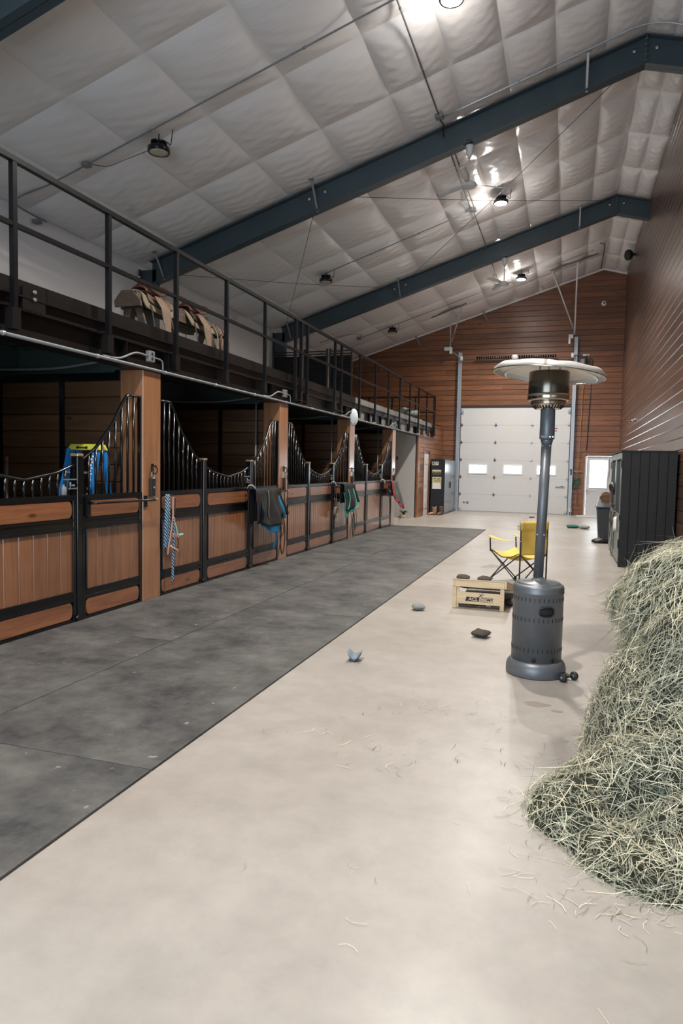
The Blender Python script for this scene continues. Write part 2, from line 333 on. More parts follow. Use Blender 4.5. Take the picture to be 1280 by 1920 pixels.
    def build(s, name, m, parent=None, loc=None, label=None, kind=None, bevel=0):
        org = Vector(WL[parent.name]) if parent is not None else Vector(loc if loc is not None else (0, 0, 0))
        me = bpy.data.meshes.new(name)
        me.from_pydata([tuple(Vector(p)-org) for p in s.v], [], s.f)
        me.polygons.foreach_set('use_smooth', s.sm); me.update()
        bm = bmesh.new(); bm.from_mesh(me); bmesh.ops.recalc_face_normals(bm, faces=bm.faces); bm.to_mesh(me); bm.free()
        me.materials.append(M[m] if isinstance(m, str) else m)
        o = bpy.data.objects.new(name, me); COL.objects.link(o)
        if parent is not None: o.parent = parent; WL[o.name] = tuple(org)
        else: o.location = org; WL[o.name] = tuple(org)
        if label: o['label'] = label
        if kind: o['kind'] = kind
        if bevel:
            b = o.modifiers.new('bevel', 'BEVEL'); b.width = bevel; b.segments = 2; b.limit_method = 'ANGLE'; b.angle_limit = .7
        return o
def thing(name, label, cat, loc=(0, 0, 0), group=None, kind=None):
    o = bpy.data.objects.new(name, None); COL.objects.link(o); o.location = loc; o.empty_display_size = .1; WL[o.name] = tuple(loc)
    o['label'] = label; o['category'] = cat
    if group: o['group'] = group
    if kind: o['kind'] = kind
    return o
def tag(o, label, cat, group=None, kind=None):
    o['label'] = label; o['category'] = cat
    if group: o['group'] = group
    if kind: o['kind'] = kind
    return o
def interp(x, xs, ys):
    return float(np.interp(x, xs, ys))
def catmull(pts, n=6):
    P = [Vector(p) for p in pts]; out = []
    for i in range(len(P)-1):
        p0 = P[max(i-1, 0)]; p1 = P[i]; p2 = P[i+1]; p3 = P[min(i+2, len(P)-1)]
        for k in range(n):
            t = k/n; out.append(.5*((2*p1)+(p2-p0)*t+(2*p0-5*p1+4*p2-p3)*t*t+(3*p1-p0-3*p2+p3)*t**3))
    out.append(P[-1]); return out
def text_mesh(body, size, m, parent, mw, name='lettering', ext=.0015, shear=0., align='CENTER', spacing=1.0):
    cu = bpy.data.curves.new('t', 'FONT'); cu.body = body; cu.size = size; cu.extrude = ext; cu.align_x = align; cu.align_y = 'CENTER'; cu.shear = shear; cu.space_character = spacing; cu.offset = size*.012
    to = bpy.data.objects.new('t', cu); COL.objects.link(to)
    dg = bpy.context.evaluated_depsgraph_get(); me = bpy.data.meshes.new_from_object(to.evaluated_get(dg))
    bpy.data.objects.remove(to)
    org = Vector(WL[parent.name]); me.transform(Matrix.Translation(-org) @ mw); me.materials.clear(); me.materials.append(M[m])
    o = bpy.data.objects.new(name, me); COL.objects.link(o); o.parent = parent; WL[o.name] = tuple(org); return o

# ================================================================== THE SETTING
floor = MB().box((XL-.1, YF-.1, -.12), (XR+.1, YB+.1, 0)).build('floor', 'floor', kind='structure')

def plank_mb(axis, x, a, b, z0, z1, t=.018, sgn=1, g=.0022, bev=.010):
    """one board with chamfered long edges; face plane at x, proud by t towards sgn"""
    f = x+sgn*t; e = x+sgn*(t-bev); sec = [(x, z0+g), (e, z0+g), (f, z0+g+bev), (f, z1-g-bev), (e, z1-g), (x, z1-g)]
    mb = MB()
    a += .0012; b -= .0012
    if axis == 'y': mb.prism([(p[0], p[1]) for p in sec], 'y', a, b)
    else:
        # boards along x on a plane y=x
        mb.prism([(p[0], p[1]) for p in sec], 'x', a, b)
    return mb
def boards(parent, m, axis, plane, lo, hi, z0, z1, pitch, sgn, lens, holes=(), clip=None, t=.018, seed=1, name='board'):
    """rows of boards; holes = [(lo,hi,z0,z1)]; clip(z)->(lo,hi)"""
    rr = random.Random(seed); z = z0; row = 0; cnt = 0
    while z < z1-.02:
        zt = min(z+pitch, z1); zm = (z+zt)/2
        l, h = lo, hi
        if clip: c = clip(z); l, h = max(lo, c[0]), min(hi, c[1])
        spans = [(l, h)]
        for (a, b, c0, c1) in holes:
            if zm > c0 and zm < c1:
                ns = []
                for s0, s1 in spans:
                    if b <= s0 or a >= s1: ns.append((s0, s1)); continue
                    if a > s0+.03: ns.append((s0, a))
                    if b < s1-.03: ns.append((b, s1))
                spans = ns
        for s0, s1 in spans:
            p = s0; first = True
            while p < s1-.02:
                L = rr.uniform(*lens)*(rr.uniform(.3, 1) if first else 1); first = False
                q = min(p+L, s1)
                if s1-q < .7: q = s1
                plank_mb(axis, plane, p, q, z, zt, t, sgn).build(name, m, parent); cnt += 1
                p = q
        z = zt; row += 1
    return cnt

# right wall: solid backing and long stained boards
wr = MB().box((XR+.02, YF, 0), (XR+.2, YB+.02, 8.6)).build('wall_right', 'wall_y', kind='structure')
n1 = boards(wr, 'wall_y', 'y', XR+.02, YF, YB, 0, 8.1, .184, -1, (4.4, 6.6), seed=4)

# back wall with two door openings
DX0, DX1, DH = -3.66, .05, 3.66
MX0, MX1, MH = .57, 1.50, 2.04
wb = MB()
for a, b in (((XL-.1, 0), (DX0, 9)), ((DX0, DH), (XR+.2, 9)), ((DX1, 0), (MX0, DH)), ((MX1, 0), (XR+.2, DH)), ((MX0, MH), (MX1, DH))):
    wb.box((a[0], YB+.02, a[1]), (b[0], YB+.2, b[1]))
wb = wb.build('wall_back', 'wall_x', kind='structure')
def clipx(z):
    # x range below the roof at height z
    lo = XL if z < 5.3 else XRIDGE-(8.2-z)/.32
    hi = XR if z < 8.0 else XRIDGE+(8.2-z)/.27
    return lo, hi
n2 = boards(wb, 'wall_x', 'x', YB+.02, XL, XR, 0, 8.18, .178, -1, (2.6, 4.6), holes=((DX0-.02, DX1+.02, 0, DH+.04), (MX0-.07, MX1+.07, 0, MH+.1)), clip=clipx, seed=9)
print('boards', n1, n2)
# left wall: white vinyl faced insulation above, boards behind the stalls below
def crinkle(seedv, amp):
    rs = np.random.RandomState(seedv); k = [(rs.uniform(.5, 3), rs.uniform(4, 22), rs.uniform(0, 6), rs.uniform(.3, 1)) for _ in range(9)]
    def f(y, z): return amp*sum(a*math.sin(ky*y+kz*z+p+1.3*math.sin(y*ky*.7)) for ky, kz, p, a in k)/4
    return f
ck = crinkle(3, .022)
wl = MB().grid(lambda u, v: (XL+ck(YF+(YB-YF)*u, 2.6+v*2.75)+.02*math.sin(v*PI), YF+(YB-YF)*u, 2.6+v*2.75), 220, 26)
wl.box((XL-.2, YF, 0), (XL-.05, YB, 5.5))
wl = wl.build('wall_left', 'vinyl', kind='structure')
# front wall behind the camera with its big open doorway
wf = MB()
for a, b in (((XL-.1, 0), (OPX0, 9)), ((OPX0, OPZ), (OPX1, 9)), ((OPX1, 0), (XR+.2, 9))): wf.box((a[0], YF-.2, a[1]), (b[0], YF, b[1]))
wf.build('wall_front', 'wall_x', kind='structure')

# ceiling: roof deck and quilted insulation panels
XB = [XL, -7.22, -6.09, -4.97, -3.84, -2.75, -1.85, -1.11, -.4, .32, XRIDGE, 1.30, XR+.02]
YBs = [5.9-1.525*i for i in range(6, 0, -1)]+[5.9+1.525*i for i in range(4)]+[12+1.625*i for i in range(4)]+[18.5+1.618*i for i in range(5)]
YBs[0] = YF
ce = MB()
ce.add([(XL-.1, YF-.2, roofz(XL-.1)+.14), (XRIDGE, YF-.2, roofz(XRIDGE)+.14), (XR+.2, YF-.2, roofz(XR+.2)+.14), (XL-.1, YB+.2, roofz(XL-.1)+.14), (XRIDGE, YB+.2, roofz(XRIDGE)+.14), (XR+.2, YB+.2, roofz(XR+.2)+.14),
        (XL-.1, YF-.2, roofz(XL-.1)+.24), (XRIDGE, YF-.2, roofz(XRIDGE)+.24), (XR+.2, YF-.2, roofz(XR+.2)+.24), (XL-.1, YB+.2, roofz(XL-.1)+.24), (XRIDGE, YB+.2, roofz(XRIDGE)+.24), (XR+.2, YB+.2, roofz(XR+.2)+.24)],
       [(0, 1, 4, 3), (1, 2, 5, 4), (6, 9, 10, 7), (7, 10, 11, 8), (0, 6, 7, 1), (1, 7, 8, 2), (3, 4, 10, 9), (4, 5, 11, 10), (0, 3, 9, 6), (2, 8, 11, 5)])
ce = ce.build('ceiling', 'white_paint', kind='structure')
def pillow(seedv):
    rs = np.random.RandomState(seedv); ks = [(rs.uniform(-5, 5), rs.uniform(4, 16), rs.uniform(0, 6), rs.uniform(.2, 1)) for _ in range(8)]
    ax, ay = rs.uniform(.8, 1.25, 2)
    def fn(u, v):
        x = u-.5; y = v-.5
        bulge = (max(0, 1-(2*abs(x))**2.6)**.8)*(max(0, 1-(2*abs(y))**2.6)**.8)
        rip = sum(a*math.sin(kx*x*4+ky*y*4+p) for kx, ky, p, a in ks)*.0030
        edge = min(1, 7*min(u, 1-u, v, 1-v))
        # puckers running in from the seams
        puck = .006*math.sin(y*70+seedv)*math.exp(-14*min(u, 1-u))*edge+.004*math.sin(x*60+seedv*2)*math.exp(-14*min(v, 1-v))*edge
        return (x, y, -(.085*bulge+rip*.8*edge+puck*1.3))
    mb = MB().grid(fn, 26, 26)
    me = bpy.data.meshes.new('insulation_panel'); me.from_pydata(mb.v, [], mb.f); me.polygons.foreach_set('use_smooth', mb.sm)
    me.materials.append(M['vinyl']); return me
PIL_M = [pillow(k) for k in range(6)]
def panel(xa, xb, ya, yb, k):
    za, zb = roofz(xa), roofz(xb); o = bpy.data.objects.new('insulation_panel', PIL_M[k % 6]); COL.objects.link(o); o.parent = ce
    L = math.hypot(xb-xa, zb-za); ex = Vector(((xb-xa)/L, 0, (zb-za)/L)); ey = Vector((0, 1, 0)); ez = ex.cross(ey)
    R = Matrix((ex*L, ey*(yb-ya), ez)).transposed().to_4x4(); R.translation = Vector(((xa+xb)/2, (ya+yb)/2, (za+zb)/2+.03))
    o.matrix_local = R; WL[o.name] = (0, 0, 0)
kk = 0
for i in range(len(XB)-1):
    for j in range(len(YBs)-1):
        panel(XB[i], XB[i+1], YBs[j], YBs[j+1], kk*7+j); kk += 1

# ---------------------------------------------------------------- steel frames
def rafter(y, label):
    t = thing('roof_frame', label, 'beam', (XL+.1, y, DECK if y > 0 else 0), 'steel roof frames')
    D = .44; W = .2; tk = .016
    for nm, x0, x1 in (('rafter', XL+.28, XRIDGE), ('ridge_rafter', XRIDGE, XR+.02)):
        z0, z1 = roofz(x0)-.02, roofz(x1)-.02
        mb = MB()
        mb.prism([(x0, z0-D), (x1, z1-D), (x1, z1), (x0, z0)], 'y', y-.006, y+.006)
        for dz in (-D, -tk): mb.prism([(x0, z0+dz), (x1, z1+dz), (x1, z1+dz+tk), (x0, z0+dz+tk)], 'y', y-W/2, y+W/2)
        mb.build(nm, 'beam', t)
    z = roofz(XRIDGE)
    MB().box((XRIDGE-.012, y-.1, z-.46), (XRIDGE+.012, y+.1, z-.03)).build('splice_plate', 'beam', t)
    mb = MB(); 
    for zz in (.08, .16, .24, .32, .4): mb.cyl((XRIDGE-.02, y-.07, z-zz), (XRIDGE+.03, y-.07, z-zz), .012, 6)
    mb.build('bolts', 'galv', t, kind='stuff')
    # column at the eave
    mb = MB(); z0 = 0 if y < 0 else .0
    mb.box((XL+.03, y-.1, 0), (XL+.05, y+.1, 5.25)); mb.box((XL+.05, y-.006, 0), (XL+.36, y+.006, 5.25)); mb.box((XL+.36, y-.1, 0), (XL+.38, y+.1, 5.0))
    mb.build('column', 'beam', t)
    # flange braces running down from the roof to the bottom flange
    for bx in (-7.55, -4.42, .06):
        zr = roofz(bx)
        mb = MB().bar((bx, y-.42, zr+.02), (bx, y-.03, zr-D-.03), .035, .008); mb.bar((bx, y-.42, zr+.02), (bx, y-.03, zr-D-.03), .008, .035)
        mb.box((bx-.05, y-.47, zr-.06), (bx+.05, y-.38, zr-.035))
        mb.build('flange_brace', 'galv', t)
    for hx in (-4.6, -4.3, XRIDGE-.16, XRIDGE+.16):
        MB().lathe([(.03, 0), (.04, .004), (.012, .008)], (hx, y-.007, roofz(hx)-.16), 14, (0, -1, 0)).build('cable_washer', 'galv', t)
    return t
rafter(5.72, 'blue-grey steel roof frame crossing the top left corner, nearest the viewer')
rafter(12.0, 'long blue-grey steel roof frame across the middle of the ceiling, above the nearer ceiling fan')
rafter(18.5, 'blue-grey steel roof frame nearest the boarded end wall')
def cable(a, b, label):
    tag(MB().tube([a, tuple((Vector(a)+Vector(b))/2-Vector((0, 0, .04))), b], .006, 6).build('brace_cable', 'wire'), label, 'cable', 'roof bracing cables')
cable((-4.45, 12.05, roofz(-4.45)-.16), (-7.75, 18.3, 5.05), 'thin bracing cable slanting down to the left wall beside the black slatted screens')
cable((-4.45, 12.05, roofz(-4.45)-.15), (.75, 18.42, roofz(.75)-.1), 'thin bracing cable running right across the middle ceiling bay to the ridge')
cable((.95, 12.1, roofz(.9)-.15), (-4.3, 18.42, roofz(-4.3)-.12), 'thin bracing cable running down left from the ridge, across the middle ceiling bay')
cable((-4.5, 18.4, roofz(-4.5)-.2), (-7.75, 12.1, 5.2), 'thin near-level bracing cable above the far saddle end of the loft')

# ---------------------------------------------------------------- conduits, boxes
def conduit(pts, label, r=.011, m='conduit', clips=True):
    t = thing('conduit', label, 'pipe', pts[0], 'ceiling conduits')
    P = catmull(pts, 5) if len(pts) > 2 else [Vector(p) for p in pts]
    MB().tube(P, r, 8).build('pipe', m, t)
    if clips:
        mb = MB(); n = 0
        for a, b in zip(pts[:-1], pts[1:]):
            a, b = Vector(a), Vector(b); L = (b-a).length; k = int(L/1.5); d = (b-a).normalized()
            for i in range(1, k+1):
                p = a+d*(L*i/(k+1)); mb.cyl(p-d*.02, p+d*.02, r*1.45, 8); n += 1
        if n: mb.build('clip', m, t, kind='stuff')
    return t
def jbox(c, label, s=.11, m='conduit'):
    t = thing('junction_box', label, 'box', c, 'junction boxes')
    c = Vector(c)
    MB().cbox(c, (s, s, .05)).build('body', m, t, bevel=.005)
    MB().cbox(c-Vector((0, 0, .028)), (s*.92, s*.92, .006)).build('cover', m, t)
    return t
def rz(x, d=.095): return roofz(x)-d
conduit([(-8.02, 9.3, 5.28), (-8.02, 8.75, 5.30), (-7.9, 8.52, 5.34), (-7.3, 8.52, rz(-7.3))], 'bent grey conduit at the left wall eave above the near railing')
conduit([(-7.3, 8.52, rz(-7.3)), (-6.7, 8.52, rz(-6.7)), (-4.5, 8.5, rz(-4.5)), (-2.2, 8.48, rz(-2.2)), (.5, 8.48, rz(.5))], 'long grey conduit crossing the nearest ceiling bay from box to ridge', .012)
jbox((-6.65, 8.52, rz(-6.65, .09)), 'grey junction box on the conduit left of the nearest unlit round lamp')
jbox((-8.03, 9.1, 5.22), 'grey junction box on the left wall under the eave')
conduit([(-6.58, 8.55, rz(-6.6, .1)), (-6.45, 8.75, rz(-6.4, .12)), (-6.2, 8.83, rz(-6.2, .08)), (-5.72, 8.86, rz(-5.7, .12))], 'thin dark cord from the junction box to the nearest unlit round lamp', .006, 'wire', False)
conduit([(-2.17, 6, rz(-2.17)), (-2.17, 11.35, rz(-2.17))], 'grey conduit running up the nearest ceiling bay to the box beside the long roof frame', .013)
jbox((-2.17, 11.42, rz(-2.17, .09)), 'grey junction box on the ceiling against the long roof frame', .13)
conduit([(-2.17, 11.46, rz(-2.17, .12)), (-2.12, 11.6, rz(-2.17, .16)), (-2.17, 11.75, rz(-2.17, .12)), (-2.17, 11.9, rz(-2.17, .2))], 'short bent black cord below the box at the long roof frame', .011, 'blackp', False)
conduit([(-2.1, 11.48, rz(-2.1)), (.2, 11.48, rz(.2)), (.72, 11.46, rz(.72, .1)), (1.15, 11.5, rz(1.1, .09)), (1.6, 11.55, rz(1.6, .09))], 'bright conduit running parallel to the long roof frame and over the ridge', .014, 'galv')
for dx in (0, .07): conduit([(-2.2+dx, 12.15, rz(-2.2+dx)), (-2.2+dx, 15.55, rz(-2.2+dx))], ('left', 'right')[dx > 0]+'-hand one of the twin conduits behind the nearer ceiling fan', .012)
jbox((-2.17, 15.62, rz(-2.17, .09)), 'junction box at the end of the twin conduits in the middle ceiling bay', .15, 'galv')
conduit([(-2.17, 15.7, rz(-2.17)), (-2.17, 18.1, rz(-2.17)), (-2.17, 18.35, rz(-2.17, .1))], 'single conduit from the middle bay box to the far roof frame', .012)
conduit([(-2.25, 15.62, rz(-2.25)), (-5.6, 15.75, rz(-5.6))], 'conduit crossing the middle ceiling bay to its unlit round lamp', .011)
conduit([(-2.17, 18.7, rz(-2.17)), (-2.17, 22.0, rz(-2.17))], 'single conduit in the farthest ceiling bay beside the farther fan', .012)
jbox((-2.17, 22.05, rz(-2.17, .09)), 'junction box in the farthest ceiling bay beside the farther fan', .14)
conduit([(-2.25, 22.05, rz(-2.25)), (-6.6, 22.1, rz(-6.6))], 'conduit crossing the farthest ceiling bay past its unlit lamp', .011)
conduit([(-2.1, 22.05, rz(-2.1)), (.5, 22.05, rz(.5))], 'thin bright conduit from the farther fan towards the ridge', .009, 'galv')
jbox((-6.65, 22.1, rz(-6.65, .1)), 'small dark junction box above the far end of the slatted screens', .12, 'wire')
conduit([(-6.6, 22.0, rz(-6.6, .12)), (-6.4, 21.6, rz(-6.4, .14)), (-6.8, 21.2, rz(-6.8, .1)), (-7.6, 21.0, rz(-7.6, .08))], 'thin dark cord looping from the small box above the slatted screens', .007, 'wire', False)

# ---------------------------------------------------------------- lamps
def highbay(x, y, z, on, label):
    t = thing('high_bay_lamp', label, 'lamp', (x, y, z), 'round high-bay ceiling lamps')
    R = .155
    MB().lathe([(R*.84, -.008), (R*.96, -.012), (R, .0), (R, .055), (R*.82, .07), (R*.5, .075)], (x, y, z), 32).build('housing', 'black', t)
    mb = MB()
    for k in range(22):
        a = 2*PI*k/22; c, s = math.cos(a), math.sin(a)
        mb.cbox((x+c*R*.52, y+s*R*.52, z+.105), (.06, .006, .075), Matrix.Rotation(a, 3, 'Z'))
    mb.cyl((x, y, z+.07), (x, y, z+.135), R*.4, 20)
    mb.build('heat_sink', 'black', t)
    MB().lathe([(.001, -.014), (R*.6, -.013), (R*.82, -.009), (R*.83, .0)], (x, y, z), 32).build('lens', 'lamp_on' if on else 'lamp_off', t)
    top = roofz(x)
    mb = MB().cyl((x, y, z+.13), (x, y, top+.03), .009, 8); mb.lathe([(.02, 0), (.02, .02)], (x, y, z+.15), 10)
    mb.build('hanger', 'blackp', t)
    MB().tube(catmull([(x+.04, y, z+.12), (x+.14, y-.01, z+.11), (x+.19, y, z+.08), (x+.2, y+.03, top+.02)], 4), .007, 6).build('cord', 'blackp', t)
    if on:
        l = bpy.data.lights.new('lamp_light', 'AREA'); l.shape = 'DISK'; l.size = .27; l.energy = LAMP_W; l.color = (1, .955, .89); l.spread = 2.45
        o = bpy.data.objects.new('lamp_light', l); COL.objects.link(o); o.location = (x, y, z-.02)
        l = bpy.data.lights.new('lamp_glow', 'POINT'); l.energy = LAMP_W*.09; l.shadow_soft_size = .09; l.color = (1, .955, .89)
        o = bpy.data.objects.new('lamp_glow', l); COL.objects.link(o); o.location = (x, y, z-.16)
    return t
highbay(-5.62, 8.75, roofz(-5.62)-.27, False, 'unlit round black high-bay lamp nearest the viewer, with tan lens')
highbay(-5.6, 15.8, roofz(-5.6)-.27, False, 'unlit round black high-bay lamp in the middle ceiling bay')
highbay(-5.55, 22.2, roofz(-5.55)-.27, False, 'unlit round black high-bay lamp farthest away, near the boarded end wall')
highbay(-1.56, 8.80, roofz(-1.56)-.22, True, 'glowing white high-bay lamp cut by the top edge of the picture')
highbay(-1.56, 15.45, roofz(-1.56)-.26, True, 'glowing white high-bay lamp right of the nearer ceiling fan')
highbay(-1.52, 21.7, roofz(-1.52)-.26, True, 'glowing white high-bay lamp farthest away, right of the farther ceiling fan')
highbay(-1.56, 2.2, roofz(-1.56)-.25, True, 'glowing white high-bay lamp above and behind the viewer')

# ---------------------------------------------------------------- ceiling fans
def fan(x, y, zt, label, ang):
    t = thing('ceiling_fan', label, 'fan', (x, y, zt), 'white ceiling fans')
    MB().box((x-.05, y-.05, zt-.02), (x+.05, y+.05, zt+.06)).build('beam_clamp', 'black', t)
    MB().lathe([(.03, -.22), (.055, -.14), (.075, -.03), (.07, -.02)], (x, y, zt), 20).build('canopy', 'white_paint', t)
    MB().cyl((x, y, zt-.62), (x, y, zt-.18), .014, 12).build('downrod', 'white_paint', t)
    zh = zt-.66
    MB().lathe([(.001, -.045), (.09, -.045), (.125, -.03), (.13, .01), (.10, .035), (.03, .06)], (x, y, zh), 28).build('motor', 'white_paint', t)
    for k in range(3):
        a = ang+2*PI*k/3; R = Matrix.Rotation(a, 3, 'Z')
        def fn(u, v):
            r = .13+.56*u; wd = .035+.018*math.sin(u*PI*.9); q = R @ Vector((r, (v-.5)*2*wd, .02+(v-.5)*.035))
            return q+Vector((x, y, zh))
        MB().grid(fn, 8, 3, .006).build('blade', 'white_paint', t)
    return t
fan(-1.75, 12.0, roofz(-1.75)-.46, 'white ceiling fan hanging from the long middle roof frame', .5)
fan(-1.72, 18.5, roofz(-1.72)-.46, 'white ceiling fan hanging from the far roof frame, near the end wall', 0)

# ---------------------------------------------------------------- rubber mats
def rmat(x0, x1, y0, y1, label):
    o = MB().box((x0, y0, 0), (x1-.006, y1-.006, .015)).build('rubber_mat', 'mat', loc=(x0, y0, 0), bevel=.004); tag(o, label, 'mat', 'rubber aisle mats')
ys_r = [-2.9, -.9, 2.83, 6.5, 9.2, 11.98, 14.7, 17.42]
nm = ['behind the viewer', 'nearest the viewer, bottom left of the picture', 'with the bare concrete on its right, level with the blue-grey bean bag', 'level with the brown bean bag', 'level with the cornhole board', 'level with the second upright board post', 'at the far end of the aisle', '']
names_r = ['long dusty black rubber mat mostly behind the viewer along the concrete edge', 'dusty bluish black rubber mat at the bottom left corner, nearest the viewer', 'large dusty rubber mat beside the blue-grey bean bag on the concrete edge', 'dusty rubber mat level with the nearest cornhole board, on the concrete edge',
           'dusty rubber mat level with the yellow chair, on the concrete edge', 'dusty rubber mat on the concrete edge, second from the far end', 'rubber mat with the far right corner, at the far end of the aisle']
for i in range(7): rmat(-3.068, -1.845, ys_r[i], ys_r[i+1], names_r[i])
names_l = ['dusty rubber mat behind the viewer against the stall fronts', 'dusty rubber mat in front of the nearest stall door at the left edge', 'dusty rubber mat in front of the first wooden pilaster', 'dusty rubber mat in front of the stall with the olive blanket', 'dusty rubber mat in front of the stall with the green-trimmed blanket', 'dusty rubber mat in front of the farthest stall, at the end of the aisle']
ys_l = [-2.9, 1.2, 5.0, 7.4, 11.1, 14.8, 17.42]
for i in range(6): rmat(XS+.04, -3.071, ys_l[i], ys_l[i+1], names_l[i])

# ================================================================== STALLS
CY = [-1.6, -1.43, -1.36, -1.19, -.92, -.67, -.39, 0, .39, .67, .92, 1.19, 1.36, 1.43, 1.6]
CZ = [2.175, 2.175, 2.10, 1.865, 1.615, 1.475, 1.385, 1.325, 1.385, 1.475, 1.615, 1.865, 2.10, 2.175, 2.175]
def curve_z(d): return interp(d, CY, CZ)
def rounded(y0, y1, z0, z1, e, n=8):
    """a board outline whose two ends bow out like the ones in the stall frames"""
    h = (z1-z0)/2; zc = (z0+z1)/2; P = []
    for s, yy in ((1, y1-e), (-1, y0+e)):
        for k in range(n+1):
            a = -PI/2+PI*k/n
            P.append((yy+s*e*abs(math.cos(a))**.7, zc+s*h*math.sin(a)))
    return P
ORD = ['nearest', 'second', 'third', 'farthest']
def stall_infill(t, y0, y1, yc, planks, bars=True, nm_frame='frame', xo=0.0):
    """frame, boards, bars and the swept top rail between y0 and y1"""
    x = XS+xo; fx0, fx1 = x-.025, x+.025
    fr = MB(); sw = .038
    for ya, yb in ((y0, y0+sw), (y1-sw, y1)): fr.box((fx0, ya, .012), (fx1, yb, 1.18))
    for za, zb in ((.012, .036), (.2, .228), (.256, .285), (.868, .892), (.94, .965), (1.128, 1.18)): fr.box((fx0, y0+sw, za), (fx1, y1-sw, zb))
    for za, zb in ((.228, .256), (.892, .94)): fr.box((fx0+.008, y0+sw, za), (fx1-.008, y1-sw, zb))
    fr.box((fx0+.004, y0+sw, .02), (fx0+.01, y1-sw, 1.15))
    # bead round the boarded panel
    i0, i1 = y0+sw, y1-sw
    for a, b in (((fx1-.004, i0, .285), (fx1+.010, i1, .297)), ((fx1-.004, i0, .856), (fx1+.010, i1, .868)), ((fx1-.004, i0, .285), (fx1+.010, i0+.013, .868)), ((fx1-.004, i1-.013, .285), (fx1+.010, i1, .868))): fr.box(a, b)
    # arched corner plates that give the boards their bowed ends
    fr.box((fx0+.01, i0, .036), (fx1-.022, i1, .2)); fr.box((fx0+.01, i0, .965), (fx1-.022, i1, 1.128))
    fr.build(nm_frame, 'black', t, bevel=.003)
    MB().prism(rounded(i0+.012, i1-.012, .040, .196, .05), 'x', fx1-.03, fx1-.004).build('lower_board', 'stall_y', t, bevel=.003)
    MB().prism(rounded(i0+.012, i1-.012, .969, 1.124, .05), 'x', fx1-.03, fx1-.004).build('upper_board', 'stall_y', t, bevel=.003)
    n = max(1, round((i1-i0)/planks)); wd = (i1-i0)/n; g = .0035
    for k in range(n):
        a, b = i0+k*wd, i0+(k+1)*wd
        sec = [(fx1-.03, a+.001), (fx1-.015, a+.001), (fx1-.006, a+.0075), (fx1-.006, b-.0075), (fx1-.015, b-.001), (fx1-.03, b-.001)]
        MB().prism(sec, 'z', .285, .868).build('plank', 'stall_z', t)
    # bars
    nb = max(2, round((y1-y0)/.102)); st = (y1-y0)/nb
    for k in range(nb+1):
        y = y0+.014+(y1-y0-.028)*k/nb; z = curve_z(y-yc)-.012
        if k in (0, nb): MB().box((x-.016, y-.013, 1.17), (x+.016, y+.013, z)).build('end_bar', 'black', t)
        else: MB().cyl((x, y, 1.17), (x, y, z), .0125, 8).build('bar', 'black', t)
    P = [(x, y0+(y1-y0)*k/28, curve_z(y0+(y1-y0)*k/28-yc)) for k in range(29)]
    mb = MB().tube(P, (.019, .014), 8, flat=(1, 0, 0)); mb.build('swept_rail', 'black', t)
def stall_post(y, label):
    t = thing('stall_post', label, 'post', (XS, y, 0), 'black stall posts')
    MB().box((XS-.035, y-.035, .0), (XS+.035, y+.035, 1.535)).build('shaft', 'black', t, bevel=.006)
    MB().box((XS-.041, y-.041, 1.535), (XS+.041, y+.041, 1.56)).build('cap', 'brass', t, label='brass post cap', bevel=.004)
    MB().cyl((XS+.02, y-.055, .05), (XS+.06, y-.055, .05), .02, 8).build('floor_socket', 'black', t)
for k in range(4):
    A = PIL0-PITCHY+PILW+PITCHY*k; yc = A+1.67; pw = .172 if k == 0 else .098
    o = ORD[k]
    lt = thing('stall_side_panel', f'fixed barred panel left of the door in the {o} stall front' if k else 'fixed barred panel left of the nearest stall door, at the left picture edge', 'stall panel', (XS, A+.48, 0), 'fixed stall panels')
    stall_infill(lt, A+.004, A+.952, yc, pw)
    stall_post(A+1.0, f'black brass-capped post on the left of the {o} stall door')
    dr = thing('stall_door', f'half-height barred swing door of the {o} stall, boards in a black frame', 'stall door', (XS, A+1.05, 0), 'stall doors')
    stall_infill(dr, A+1.045, A+2.285, yc, pw, nm_frame='door_frame')
    yl = A+2.285
    mb = MB(); mb.box((XS+.014, yl-.15, 1.318), (XS+.026, yl+.02, 1.33)); mb.box((XS+.014, yl-.09, 1.235), (XS+.026, yl+.01, 1.247)); mb.cyl((XS+.02, yl-.07, 1.24), (XS+.02, yl-.07, 1.30), .007, 8)
    mb.cyl((XS+.0, yl-.05, 1.27), (XS+.05, yl-.05, 1.27), .008, 8)
    mb.build('latch', 'conduit', dr, label='steel sliding latch')
    stall_post(A+2.33, f'black brass-capped post on the right of the {o} stall door')
    rt = thing('stall_side_panel', f'fixed barred panel right of the door in the {o} stall front', 'stall panel', (XS, A+2.85, 0), 'fixed stall panels')
    stall_infill(rt, A+2.378, A+3.326, yc, pw)

# pilasters, the ends of the partitions
def pilaster(k, label):
    y = PIL0+PITCHY*k
    t = thing('wooden_pilaster', label, 'post', (XS, y+PILW/2, 0), 'stall pilasters')
    MB().box((XS-.245, y, 0), (XS+.034, y+PILW, 2.46)).build('post', 'post_z', t, bevel=.005)
    if k < 0: return
    yy = y+.165; x = XS+.035
    mb = MB().box((x, yy-.016, 1.39), (x+.012, yy+.016, 1.48)); mb.cyl((x, yy, 1.455), (x+.05, yy, 1.455), .009, 8)
    mb.build('hook_plate', 'black', t)
    MB().tube([(x+.035+.008*math.sin(a), yy+.035*math.sin(a), 1.41+.042*math.cos(a)) for a in [2*PI*i/20 for i in range(20)]], .006, 6, closed=True).build('tie_ring', 'black', t)
    MB().tube([(x+.025, yy-.015+.03*math.sin(a), 1.36+.04*math.cos(a)) for a in [2*PI*i/20 for i in range(20)]], .0045, 6, closed=True).build('tie_ring', 'galv', t)
pilaster(-1, 'wooden pilaster left of the nearest stall, outside the picture')
